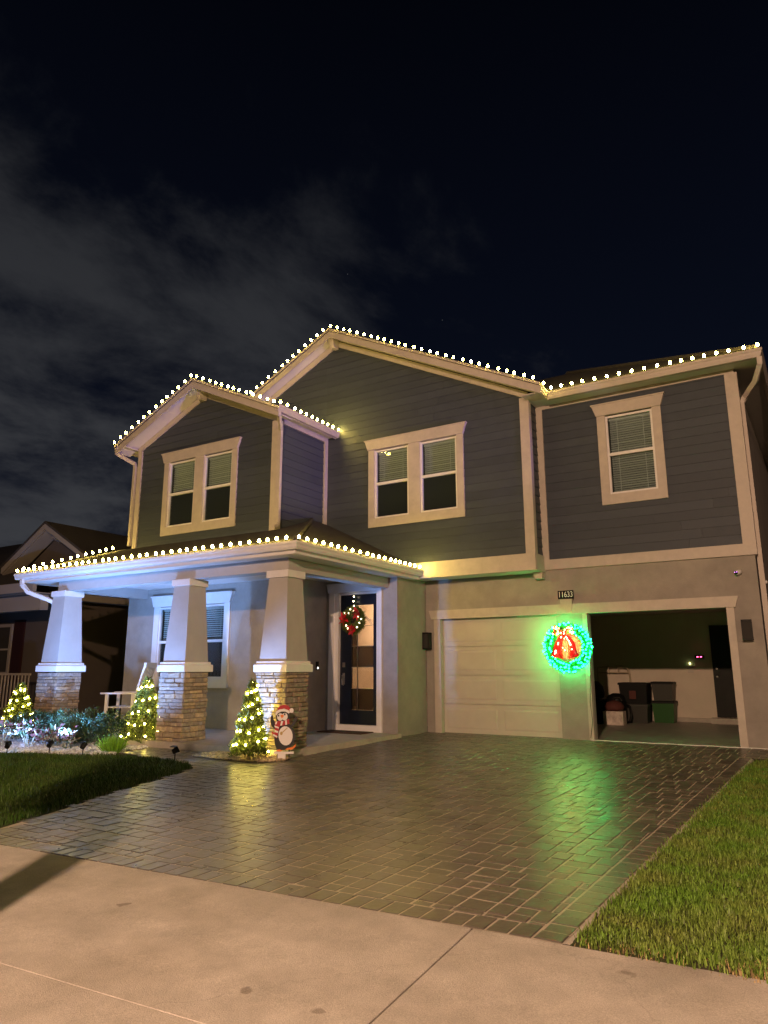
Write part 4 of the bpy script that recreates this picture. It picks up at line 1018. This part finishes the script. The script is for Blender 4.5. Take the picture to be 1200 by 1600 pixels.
spotlight((-8.85,8.12,zg(8.1)), (-5.1,14.0,3.8), SPW*.9, 'garden spotlight at the tip of the left lawn beside the driveway', 64)

# ------------------------------------------------------------------ big green wreath on the garage pier
WC = Vector((-4.385, 13.84, 1.735))
wr = thing('lit_wreath', 'large glowing green wreath with a red bow between the garage doors', 'wreath', (WC.x, WC.y, WC.z-.5))
rs = np.random.default_rng(9); Rr, rr0 = .375, .105
fr_ = MB(); fr_.tube([(WC.x+Rr*math.cos(t), WC.y+.03, WC.z+Rr*math.sin(t)) for t in np.linspace(0,2*math.pi,41)], .012, 6, False); fr_.build('frame', M['wire'], wr)
n = 6500; t = rs.uniform(0,6.283,n); ph = rs.uniform(0,6.283,n); k = rs.uniform(0,.045,n)
dirv = np.c_[np.cos(t)*np.cos(ph), -np.sin(ph), np.sin(t)*np.cos(ph)]
P = np.c_[WC.x+np.cos(t)*Rr, np.full(n,WC.y+.02), WC.z+np.sin(t)*Rr]+dirv*k[:,None]
V, F = leaves(P, dirv+rs.normal(size=(n,3))*.5, .10, .009, rs); place('tinsel', npmesh('tinsel', V, F, M['tinsel']), wr)
led = MB().lathe([(.003,-.007),(.0095,-.002),(.012,.005),(.007,.014),(.001,.017)], seg=7).mesh('bulb', M['bulbg'], True)
for i in range(160):
    t_ = i*2*math.pi/40+rs.uniform(-.05,.05); ring = i//40; ph_ = [.35,1.2,2.1,-.6][ring]+rs.uniform(-.35,.35)
    rr_ = rr0*rs.uniform(.75,1.08)
    p = WC+Vector((math.cos(t_)*(Rr+rr_*math.cos(ph_)), -math.sin(ph_)*rr_+.02, math.sin(t_)*(Rr+rr_*math.cos(ph_))))
    if Rr*math.sin(t_) > .27 and abs(Rr*math.cos(t_)) < .16 and rs.random() < .7: continue
    place('bulb', led, wr, loc=p, rot=(rs.uniform(-2,2), rs.uniform(-2,2), 0))
def ribbon(b, pts, width, wdir=(0,1,0), thick=.004):
    wv = Vector(wdir); o = len(b.v); P = [Vector(p) for p in pts]; n_ = len(P)
    for i, p in enumerate(P):
        ww_ = width[i] if isinstance(width,(list,tuple)) else width
        d = (P[min(i+1,n_-1)]-P[max(i-1,0)]).normalized(); nn = d.cross(wv).normalized()
        for s_, t_ in ((-1,-1),(1,-1),(1,1),(-1,1)): b.v.append(tuple(p+wv*s_*ww_/2+nn*t_*thick/2))
    for i in range(n_-1):
        for q in range(4): b.f.append((o+i*4+q,o+i*4+(q+1)%4,o+(i+1)*4+(q+1)%4,o+(i+1)*4+q))
    b.f.append((o,o+1,o+2,o+3)); e = o+(n_-1)*4; b.f.append((e+3,e+2,e+1,e))
KX, KZ, KY = WC.x+.0, WC.z+.24, WC.y-.12
bw = MB()
for s_ in (-1,1):
    lp = [(KX+s_*(.02+.20*math.sin(math.pi*t)*.5+.14*t*(1-t)*2), KY-.02-.03*math.sin(math.pi*2*t), KZ+.16*math.sin(2*math.pi*t)*.6+.10*math.sin(math.pi*t)) for t in np.linspace(0,1,13)]
    ribbon(bw, lp, .09)
    ribbon(bw, [(KX+s_*t*.19, KY-.02-.05*math.sin(math.pi*t), KZ+.02+.19*t-.10*t*t) for t in np.linspace(0,1,7)], .10)
    tw = [(KX+s_*(.03+.17*t+.03*math.sin(t*5)), KY-.01+.02*math.sin(t*6), KZ-.02-.42*t) for t in np.linspace(0,1,9)]
    ribbon(bw, tw, [.09+.15*t for t in np.linspace(0,1,9)], wdir=(math.cos(.35*s_), -math.sin(.35*s_)*.6, .25*s_))
bw.lathe([(.0,-.045),(.03,-.04),(.045,0),(.03,.04),(0,.045)], (KX,KY-.03,KZ), 8)
bw.build('bow', M['bow'], wr, smooth=True)
ledr = MB().lathe([(.003,-.007),(.009,-.002),(.011,.005),(.006,.013),(.001,.016)], seg=7).mesh('bulb', M['bulbr'], True)
for i in range(34):
    s_ = -1 if i % 2 else 1; t_ = rs.uniform(0,1)
    if i < 18: p = (KX+s_*(.03+.17*t_), KY-.05, KZ-.02-.40*t_*rs.uniform(.7,1))
    else: p = (KX+s_*.20*t_, KY-.07, KZ+.16*math.sin(3*t_)*rs.uniform(-.3,1))
    place('bulb', ledr, wr, loc=p)

for i in range(12):
    a = i*.524; place('bulb', ledr, wr, loc=(KX+.12*math.cos(a), WC.y+.05, WC.z+.05+.13*math.sin(a)))  # red bulbs added behind the bow to throw red light on the pier
# ------------------------------------------------------------------ wreath on the front door
DC = Vector((-8.66, YW-.02, 2.345)); dw = thing('door_wreath', 'small wreath with red poinsettias hanging on the navy front door', 'wreath', (DC.x, DC.y, DC.z-.28))
n = 3600; t = rs.uniform(0,6.283,n); ph = rs.uniform(0,6.283,n); dirv = np.c_[np.cos(t)*np.cos(ph), -np.abs(np.sin(ph)), np.sin(t)*np.cos(ph)]
P = np.c_[DC.x+np.cos(t)*.20, np.full(n,DC.y), DC.z+np.sin(t)*.20]+dirv*.01
V, F = leaves(P, dirv+rs.normal(size=(n,3))*.6, .115, .022, rs); place('greenery', npmesh('greenery', V, F, M['cone']), dw)
for (ax, az) in ((-.20,.03),(.14,.13),(.03,-.20)):
    c = np.array([DC.x+ax, DC.y-.08, DC.z+az]); m_ = 14; aa = np.linspace(0,12.566,m_); D = np.c_[np.cos(aa), np.where(np.arange(m_)<7,-.25,-.8), np.sin(aa)]
    V, F = leaves(np.repeat(c[None],m_,0), D, .14, .075, rs); place('poinsettia', npmesh('poinsettia', V, F, M['petal']), dw)
wl_me = MB().lathe([(.004,-.008),(.011,0),(.013,.008),(.006,.018),(.001,.02)], seg=7).mesh('bulb', M['bulbw'], True)
for i in range(15):
    t_ = i*.419+rs.uniform(-.1,.1); q = .20+rs.uniform(-.05,.05); place('bulb', wl_me, dw, loc=(DC.x+math.cos(t_)*q, DC.y-.075, DC.z+math.sin(t_)*q))
for i in range(3): place('bulb', wl_me, dw, loc=(DC.x+.005*(-1)**i, DC.y-.01, DC.z+.30+i*.10))
MB().box(DC.x-.012,DC.x+.012,YW+.040,YW+.046,DC.z+.2,2.895).build('hanger', M['wire'], dw)

# ------------------------------------------------------------------ penguin sign (flat painted metal cut-out on a stake)
PG = Vector((-7.40, 8.99, zg(9.0))); pr_ = thing('penguin_sign', 'painted metal penguin in a santa hat and striped scarf beside the right column', 'sign', tuple(PG), R(30))
kS = .0104
def pp(pts): return [((x-612)/10*kS, (1050-y)/10*kS) for x, y in pts]      # traced in tenths of a picture pixel
def ell(cx, cy, rx, ry, a=0, n=20): 
    return [(cx+rx*math.cos(t)*math.cos(a)-ry*math.sin(t)*math.sin(a), cy+rx*math.cos(t)*math.sin(a)+ry*math.sin(t)*math.cos(a)) for t in [2*math.pi*i/n for i in range(n)]]
def layer(name, polys, k, mk, t=.004):
    for q in polys: MB().prism_y(pp(q)[::-1], -.006-k*.003-t, -.006-k*.003+.001).build(name, M[mk], pr_, local=True)
layer('body', [[(500,885),(470,800),(462,700),(480,600),(500,540),(478,430),(490,360),(560,325),(640,330),(680,380),(690,450),(690,530),(740,590),(772,660),(776,740),(755,810),(700,870),(620,895),(560,900)]], 0, 'signk', .004)
layer('flipper', [[(470,600),(420,560),(398,480),(405,400),(425,395),(450,470),(490,540)],[(690,560),(720,520),(760,440),(800,410),(795,470),(765,530),(720,575)]], .4, 'signk', .004)
layer('belly', [ell(632,695,106,138,-.15)], 1, 'signw'); layer('face', [ell(545,425,48,54,0), ell(612,420,44,54,0)], 1, 'signw')
layer('hat', [[(490,350),(500,300),(540,262),(600,245),(660,262),(700,310),(715,330),(690,340),(600,300),(540,320)]], 1.2, 'signr')
layer('hat_brim', [[(468,385),(480,345),(530,315),(600,305),(665,325),(690,360),(672,375),(620,345),(560,345),(505,370),(490,400)], ell(712,330,32,34)], 1.6, 'signw')
layer('beak', [[(545,395),(590,390),(600,410),(570,445),(552,420)]], 2, 'signo')
layer('eye', [ell(520,405,11,15,0,10), ell(612,385,12,16,0,10)], 2.2, 'signk')
layer('scarf', [[(465,500),(520,480),(600,480),(680,450),(690,520),(600,545),(540,552),(525,640),(500,730),(455,700),(420,645),(430,630),(465,655),(470,600)]], 2, 'signr')
layer('scarf_stripe', [[(560,484),(590,482),(575,546),(548,549)],[(620,476),(645,468),(650,535),(625,540)],[(480,495),(505,487),(490,530),(468,530)],[(462,545),(527,570),(526,592),(464,570)],[(468,610),(522,630),(518,655),(468,640)],[(450,670),(512,700),(506,722),(445,690)]], 2.6, 'signw')
layer('locket', [ell(568,660,20,26,0,12)], 2, 'signc'); layer('locket', [[(580,640),(655,575),(662,582),(590,650)]], 2, 'signc')
layer('feet', [[(630,895),(660,870),(740,855),(790,810),(785,850),(740,890)],[(500,900),(540,890),(600,905),(560,920),(510,918)]], 1, 'signo')
b = MB(); b.box((-140)/10*kS,150/10*kS,-.035,.03,.105,.135); b.box(-.09,.03,-.03,.025,.0,.1045); b.build('base', M['signw'], pr_, local=True)
b = MB(); b.box(-.10,-.085,-.01,.0,-.05,.18); b.box(.075,.09,-.01,.0,-.05,.18); b.build('stake', M['blackm'], pr_, local=True)

# ------------------------------------------------------------------ wall lanterns, camera, bell, mat, hose bib, cord
def lantern(x0, x1, z0, z1, label):
    root = thing('wall_lantern', label, 'wall lamp', ((x0+x1)/2, YG-.06, z0), group='unlit wall lanterns beside the garage')
    cx = (x0+x1)/2
    MB().box(cx-.05,cx+.05,YG-.03,YG-.001,z0+.05,z1-.02).build('back_plate', M['blackm'], root)
    b = MB(); b.box(x0,x1,YG-.19,YG-.03,z1-.03,z1); b.box(x0,x1,YG-.19,YG-.03,z0,z0+.025)
    for xx in (x0+.006, x1-.006):
        for yy in (YG-.184, YG-.036): b.box(xx-.006,xx+.006,yy-.006,yy+.006,z0+.025,z1-.03)
    b.build('frame', M['blackm'], root)
    MB().box(x0+.015,x1-.015,YG-.175,YG-.045,z0+.026,z1-.031).build('shade', M['dark'], root)
lantern(-7.575,-7.43,1.74,2.10,'unlit black lantern left of the closed garage door')
lantern(-1.29,-1.13,1.80,2.15,'unlit black lantern right of the open garage bay')
sc_ = thing('security_camera', 'small white security camera high on the wall above the open bay', 'camera', (-1.24,YG-.01,2.92))
MB().lathe([(.045,-.012),(.05,0),(.04,.012),(.02,.03)], (0,0,0), 14).build('mount', M['white'], sc_).matrix_world = Matrix.Translation((-1.19,YG-.012,2.98))@Matrix.Rotation(R(90),4,'X')
cb = MB().lathe([(.0,-.06),(.03,-.058),(.042,-.03),(.042,.055),(.036,.062),(.0,.062)], seg=14); q = Vector((-.6,-1,-.25)).to_track_quat('Z','Y').to_matrix().to_4x4()
cb.v = [tuple(Matrix.Translation((-1.25,YG-.09,2.985))@q@Vector(p)) for p in cb.v]; cb.build('housing', M['white'], sc_, smooth=True)
cb = MB().lathe([(.036,.0621),(.034,.066),(0,.067)], seg=14); cb.v = [tuple(Matrix.Translation((-1.25,YG-.09,2.985))@q@Vector(p)) for p in cb.v]; cb.build('lens', M['black'], sc_)
for k in (-1,1):
    cb = MB().lathe([(.006,.068),(.004,.071),(0,.0715)], (k*.02,.012,0), 8); cb.v = [tuple(Matrix.Translation((-1.25,YG-.09,2.985))@q@Vector(p)) for p in cb.v]; cb.build('indicator', M['vioLED'], sc_)
fb = thing('flood_sensor', 'small white sensor fixed to the right side wall', 'sensor', (-.9,14.62,2.85))
MB().bbox(-.964,-.90,14.58,14.68,2.86,2.96,.01).build('housing', M['white'], fb); MB().lathe([(.02,0),(.035,.02),(.03,.05),(0,.055)],(-.885,14.63,2.83),10).build('head', M['white'], fb, smooth=True)
db = thing('doorbell', 'doorbell with a lit button on the wall left of the door', 'doorbell', (-9.39,12.44,1.33))
MB().box(-9.401,-9.375,12.405,12.475,1.30,1.48).build('housing', M['black'], db); bb = MB().lathe([(.022,0),(.022,.006),(0,.008)], seg=12)
bb.v = [tuple(Matrix.Translation((-9.375,12.44,1.345))@Matrix.Rotation(R(90),4,'Y')@Vector(p)) for p in bb.v]; bb.build('button', M['bellglow'], db)
tag(MB().bbox(-9.18,-8.10,12.18,12.66,SZ+.001,SZ+.02,.006).build('doormat', M['mat']), 'dark doormat in front of the navy front door', 'doormat')
# hanging metal ornament beside the door column (thermometer-like hook)
hk = MB(); hk.tube([(-9.385,11.95,1.05),(-9.36,11.95,.98),(-9.36,11.95,.72),(-9.37,11.95,.55)], .012, 6)
for zz in (.92,.78,.66): hk.tube([(-9.36,11.90,zz),(-9.35,11.95,zz+.03),(-9.36,12.0,zz)], .014, 6)
tag(hk.build('hose_hanger', M['blackm']), 'black wrought iron hanger on the wall behind the right column', 'hanger')
cpts = [(-3.99,13.93,1.2),(-4.03,13.95,.7),(-4.0,13.93,.35),(-4.05,13.92,.05)]
tag(MB().tube(cpts, .006, 6).build('power_cord', M['wire']), 'thin dark cord hanging down the pier below the green wreath', 'cord')
cpts = [(-4.05+i*.11, 13.935+.02*math.sin(i*1.1), .008+zg(13.9)) for i in range(28)]+[(-1.0+i*.1, 13.90-.012*i, zg(13.9)+.008) for i in range(4)]
tag(MB().tube(cpts, .011, 6).build('extension_cord', M['rockw']), 'pale extension cord lying along the threshold of the open bay', 'cord')

# ------------------------------------------------------------------ white porch rocking chair
rc = thing('rocking_chair', 'white slatted rocking chair on the porch behind the middle lit conifer', 'chair', (-12.98,10.45,SZ), R(-60)); rc.scale = (1.15,1.15,1.18)
def rl(name, fn): b = MB(); fn(b); b.build(name, M['white'], rc, local=True)
for s_ in (-1,1):
    rl('rocker', lambda b: b.rect_tube([(s_*.27,-.42,.06),(s_*.27,-.2,.025),(s_*.27,.1,.025),(s_*.27,.40,.07)], .045, .04))
    rl('leg', lambda b: b.box(s_*.27-.025,s_*.27+.025,-.28,-.23,.045,.64)); rl('leg', lambda b: b.box(s_*.27-.025,s_*.27+.025,.20,.25,.045,.64))
    rl('arm', lambda b: b.prism_z([(s_*.31-.055,-.34),(s_*.31+.055,-.34),(s_*.31+.045,.28),(s_*.31-.04,.28)],.641,.668))
    rl('back_post', lambda b: b.rect_tube([(s_*.25,.20,.40),(s_*.25,.42,1.17)], .05, .035))
for k in range(6): rl('seat_slat', lambda b: b.box(-.27,.27,-.27+k*.085,-.27+k*.085+.07,.40,.42))
for k in range(6): rl('back_slat', lambda b: b.rect_tube([(-.19+k*.076,.235,.46),(-.19+k*.076,.42,1.12)], .05, .016))
rl('back_rail', lambda b: b.box(-.28,.28,.395,.435,1.10,1.19))

# ------------------------------------------------------------------ things in the open garage bay
def tote(x0,x1,y0,y1,z0,z1,mk,lid,label,name='storage_tote',taper=.03):
    root = thing(name, label, 'storage bin', ((x0+x1)/2,(y0+y1)/2,z0))
    b = MB(); t = taper
    b.add([(x0+t,y0+t,z0),(x1-t,y0+t,z0),(x1-t,y1-t,z0),(x0+t,y1-t,z0),(x0,y0,z1-.06),(x1,y0,z1-.06),(x1,y1,z1-.06),(x0,y1,z1-.06)],[(0,3,2,1),(4,5,6,7),(0,1,5,4),(1,2,6,5),(2,3,7,6),(3,0,4,7)])
    b.build('body', M[mk], root); MB().bbox(x0-.02,x1+.02,y0-.02,y1+.02,z1-.0595,z1,.015).build('lid', M[lid], root)
    r_ = MB()
    for k in range(1,4): xx = x0+(x1-x0)*k/4; r_.add([(xx-.02,y0+.012,z0+.06),(xx+.02,y0+.012,z0+.06),(xx+.02,y0-.012,z1-.08),(xx-.02,y0-.012,z1-.08)],[(0,1,2,3)])
    r_.build('rib', M[mk], root); return root
tote(-4.02,-3.50,19.3,19.75,0,.53,'green_bin','black','green storage tote at the bottom of the right garage stack')
tote(-4.0,-3.50,19.32,19.74,.532,1.0,'greybin','black','clear tote stacked on the green tote in the garage')
tote(-4.66,-4.06,18.95,19.45,0,.46,'greybin','greybin','grey translucent tote at the bottom of the left garage stack')
bt = tote(-4.72,-4.04,18.93,19.47,.462,.98,'black','black','black tote with a red label on the left garage stack')
MB().box(-4.46,-4.30,18.885,18.897,.58,.78).build('red_label', M['redbag'], bt)
bx = thing('cardboard_box', 'white printed box on the garage floor below a dark red bag', 'box', (-4.67,18.1,0))
MB().bbox(-4.90,-4.43,17.98,18.3,.002,.32,.006).build('carton', M['box'], bx)
MB().box(-4.905,-4.425,17.97,17.979,.28,.318).build('flap', M['box'], bx)
bg_ = MB().lathe([(.05,0),(.21,.02),(.24,.10),(.18,.20),(.06,.24)], (-4.66,18.14,.322), 12); bg_.v = [(x,y,z+.02*math.sin(x*30)*math.cos(y*25) if z > .33 else z) for x,y,z in bg_.v]
tag(bg_.build('cloth_bag', M['redbag'], smooth=True), 'dark red cloth bag lying on the white box in the garage', 'bag')
vb = thing('shop_vacuum', 'black rounded vacuum behind the white box in the garage', 'vacuum', (-4.62,18.75,0))
MB().lathe([(.10,.0),(.22,.03),(.25,.2),(.25,.42),(.22,.5),(.24,.53),(.20,.66),(.08,.72),(0,.725)], (-4.75,18.72,0), 16).build('drum', M['black'], vb, smooth=True)
MB().tube([(-4.75,18.47,.55),(-4.70,18.44,.62),(-4.60,18.44,.62),(-4.55,18.47,.55)], .014, 8).build('handle', M['nickel'], vb)
MB().tube([(-4.52,18.72,.45),(-4.42,18.66,.42),(-4.38,18.64,.2),(-4.42,18.6,.05),(-4.5,18.5,.03)], .03, 8).build('hose', M['black'], vb)
gr = thing('covered_grill', 'dark covered grill at the left inside the open bay', 'grill', (-5.25,18.4,0))
MB().bbox(-5.65,-4.98,18.1,18.7,.0,.62,.04).build('cabinet', M['black'], gr); MB().lathe([(.34,.0),(.36,.08),(.33,.26),(.22,.38),(.0,.42)], (-5.3,18.4,.625), 16).build('lid', M['black'], gr, smooth=True)
MB().box(-5.5,-5.1,18.06,18.0995,.66,.74).build('control_panel', M['blackm'], gr)
ct = thing('tube_frame', 'cream tubular frame leaning on the back wall of the garage', 'frame', (-5.0,19.9,0))
b = MB()
b.tube([(-5.5,19.85,.0),(-5.5,19.93,1.36),(-4.85,19.94,1.39),(-4.72,19.94,1.33),(-4.66,19.94,1.2),(-4.6,19.85,.0)], .025, 8); b.tube([(-5.5,19.92,1.22),(-4.67,19.93,1.22)], .02, 8); b.build('tube', M['cream'], ct)
for xx in (-5.2,-4.95): MB().box(xx-.012,xx+.012,19.90,19.95,1.2,1.40).build('clip', M['cream'], ct)
ch = thing('charger_box', 'small wall charger with two red lights in the garage', 'charger', (-2.92,20.03,1.55))
MB().box(-3.02,-2.80,20.01,20.065,1.57,1.66).build('housing', M['black'], ch)
for xx in (-2.95,-2.87): MB().lathe([(.018,0),(.022,.01),(.018,.02)], (xx,20.0,1.605), 8).build('indicator', M['redled'], ch)
ou = thing('wall_outlet', 'outlet with a tiny yellow light on the garage back wall', 'outlet', (-3.15,20.06,1.36))
MB().bbox(-3.22,-3.08,20.045,20.066,1.22,1.40,.004).build('plate', M['gdoor'], ou); MB().box(-3.17,-3.14,20.03,20.0445,1.45-.02,1.47).build('indicator', M['grnled'], ou)

# ------------------------------------------------------------------ neighbour's house on the left
nb = thing('neighbour_house', 'dark single storey house on the left with a gable and maroon shutters', 'house', (-23.0,16,-.1))
NXs, NYf = -20.4, 13.3
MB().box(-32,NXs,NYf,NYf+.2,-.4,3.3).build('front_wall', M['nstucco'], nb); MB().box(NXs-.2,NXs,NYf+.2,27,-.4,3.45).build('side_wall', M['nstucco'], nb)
def nslab(pts, name='roof', m='roof', t=.08): return MB().slab(pts, t).build(name, M[m], nb)
nslab([(-33,11.75,3.75),(-18.7,11.75,3.75),(-18.7,13.2,4.35),(-33,13.2,4.6)]); 
nslab([(-19.85,12.9,3.62),(-19.85,27,3.62),(-26,27,6.0),(-26,15.5,6.0)]); nslab([(-33,12.9,3.9),(-19.85,12.9,3.62),(-26,16.5,6.0),(-33,16.5,6.0)])
MB().box(-33,-18.75,11.65,11.77,3.45,3.72).build('porch_fascia', M['ntrim'], nb)
MB().box(-33,-18.95,12.05,12.3,2.98,3.42).build('porch_beam', M['ntrim'], nb)
MB().box(-33,-18.8,11.78,13.29,3.43,3.455).build('porch_ceiling', M['ntrim'], nb)
MB().box(-19.95,-19.82,12.9,27,3.42,3.62).build('side_fascia', M['ntrim'], nb); MB().box(-20.39,-19.95,13.3,27,3.46,3.48).build('side_soffit', M['ntrim'], nb)
# front dormer gable
pk = (-20.45, 5.80); Yd = 12.9
for xe, ze in ((-22.6,4.55),(-17.9,4.42)):
    MB().prism_y([(pk[0],pk[1]),(xe,ze),(xe,ze-.20),(pk[0],pk[1]-.20)], Yd, Yd+.06).build('gable_fascia', M['ntrim'], nb)
    MB().prism_y([(pk[0],pk[1]-.21),(xe,ze-.21),(xe,ze-.24),(pk[0],pk[1]-.24)], Yd+.061, Yd+.55).build('gable_soffit', M['ntrim'], nb)
MB().prism_y([(-22.4,4.3),(-18.2,4.3),(pk[0],pk[1]-.26)], Yd+.56, Yd+.7).build('gable_wall', M['nstucco'], nb)
MB().prism_x([(Yd+.3,5.5),(Yd+.56,5.5),(Yd+.56,5.25),(Yd+.3,5.35)], pk[0]-.06, pk[0]+.06).build('gable_bracket', M['ntrim'], nb)
nslab([(pk[0],Yd-.02,pk[1]+.06),(pk[0],20,pk[1]+.06),(-17.9,20,4.45),(-17.9,Yd-.02,4.45)]); nslab([(pk[0],Yd-.02,pk[1]+.06),(-22.7,Yd-.02,4.55),(-22.7,20,4.55),(pk[0],20,pk[1]+.06)])
nslab([(-36,15,5.0),(-24,15,5.0),(-29.5,20,7.4),(-36,20,7.4)])
wnb = MB().box(-23.6,-22.2,NYf-.05,NYf-.001,1.15,2.75).build('window', M['ntrim'], nb); MB().box(-23.5,-22.3,NYf-.06,NYf-.0505,1.25,1.92).build('pane', M['dark'], wnb); MB().box(-23.5,-22.3,NYf-.06,NYf-.0505,1.98,2.65).build('pane', M['dark'], wnb)
for xx in (-22.1,-24.2):
    sh = MB().box(xx,xx+.55,NYf-.05,NYf-.002,.95,2.85).build('shutter', M['shutter'], nb)
    s_ = MB()
    for k in range(22): s_.box(xx+.05,xx+.50,NYf-.062,NYf-.0505,1.03+k*.08,1.07+k*.08)
    s_.build('louvers', M['shutter'], sh)
b = MB(); ry = 12.2
b.box(-30,-19.3,ry-.03,ry+.03,1.16,1.22); b.box(-30,-19.3,ry-.02,ry+.02,.2,.25)
ral = b.build('railing', M['rail'], nb)
x = -19.36
while x > -23: MB().box(x-.016,x+.016,ry-.014,ry+.014,.251,1.159).build('baluster', M['rail'], ral); x -= .165
MB().box(-33,-19.25,12.0,13.29,-.4,.18).build('porch_slab', M['nstucco'], nb)

# ------------------------------------------------------------------ street side (behind the camera): lamp, tree, holiday flood
LP = Vector((1.06,-9.0,5.9))
def street_lamp(x, y, e, label):
    sl = thing('street_lamp', label, 'street lamp', (x,y-1.2,-.2), group='street lamps')
    MB().tube([(x,y-1.2,-.25),(x,y-1.2,5.6),(x,y-1.45,6.05),(x,y-.8,6.15),(x,y-.2,6.12)], [.09,.06,.05,.04,.035], 10).build('pole', M['pole'], sl)
    MB().bbox(x-.16,x+.16,y-.35,y+.35,6.03,6.15,.03).build('head', M['pole'], sl)
    MB().box(x-.11,x+.11,y-.2,y+.2,6.02,6.0295).build('lens', M['lamp'], sl)
    ld = bpy.data.lights.new('street_lamp_light', 'POINT'); ld.energy = e; ld.color = (1.0,.61,.38); ld.shadow_soft_size = .11
    lo = bpy.data.objects.new('street_lamp_light', ld); COL.objects.link(lo); lo.location = (x,y,5.9); lo.parent = sl; lo.matrix_parent_inverse = Matrix.Translation((-x,-(y-1.2),.2))
street_lamp(.40, -6.0, 8700, 'street lamp on the verge behind the viewer')
street_lamp(24.0, -9.0, 5200, 'street lamp further along the road to the right, out of view')
tr = thing('street_tree', 'small street tree out of view to the left of the viewer', 'tree', (-3.32,.45,-.2))
b = MB(); b.tube([(-3.32,.45,-.25),(-3.33,.45,.9),(-3.36,.44,2.2),(-3.50,.30,2.8)], [.165,.15,.135,.06], 10)
for k in range(9): a = k*.7; b.tube([(-3.38,.44,2.2+.05*k),(-3.55+.35*math.cos(a),.22+.33*math.sin(a),2.6+.08*k)], [.04,.012], 6)
b.build('trunk', M['bark'], tr)
rs = np.random.default_rng(4); n = 3400; u = rs.normal(size=(n,3)); u /= np.linalg.norm(u,axis=1,keepdims=True); P = u*np.array([.52,.50,.50])*rs.uniform(.3,1,(n,1))**.5*(1+.25*np.sin(u[:,:1]*9)*np.sin(u[:,1:2]*8))+np.array([-3.55,.22,2.95])
V, F = leaves(P, u+rs.normal(size=(n,3))*.7, .11, .06, rs); place('crown', npmesh('crown', V, F, M['hedge']), tr)
fl = thing('holiday_floodlight', 'purple holiday floodlight on a stake in the next yard, out of view', 'floodlight', (14,9,-.2))
MB().tube([(14,9,-.25),(14,9,.3)], .015, 6).build('stake', M['black'], fl)
fp = Vector((14,9,.4)); d = (Vector((-10.4,12.4,7.1))-fp).normalized(); mt = Matrix.Translation(fp)@d.to_track_quat('Z','Y').to_matrix().to_4x4()
hb = MB().lathe([(.05,-.10),(.09,-.08),(.11,.06),(.10,.06),(.0,.05)], seg=14); hb.v = [tuple(mt@Vector(p)) for p in hb.v]; hb.build('housing', M['black'], fl)
ln = MB().lathe([(.095,.055),(.09,.06),(0,.062)], seg=14); ln.v = [tuple(mt@Vector(p)) for p in ln.v]; ln.build('lens', M['purple'], fl)
ld = bpy.data.lights.new('purple_flood', 'SPOT'); ld.energy = 11000; ld.color = (.50,.30,1.0); ld.spot_size = R(12.5); ld.spot_blend = .6; ld.shadow_soft_size = .09
lo = bpy.data.objects.new('purple_flood', ld); COL.objects.link(lo); lo.location = fp+d*.09; lo.rotation_euler = d.to_track_quat('-Z','Y').to_euler(); lo.parent = fl; lo.matrix_parent_inverse = Matrix.Translation((-14,-9,.2))
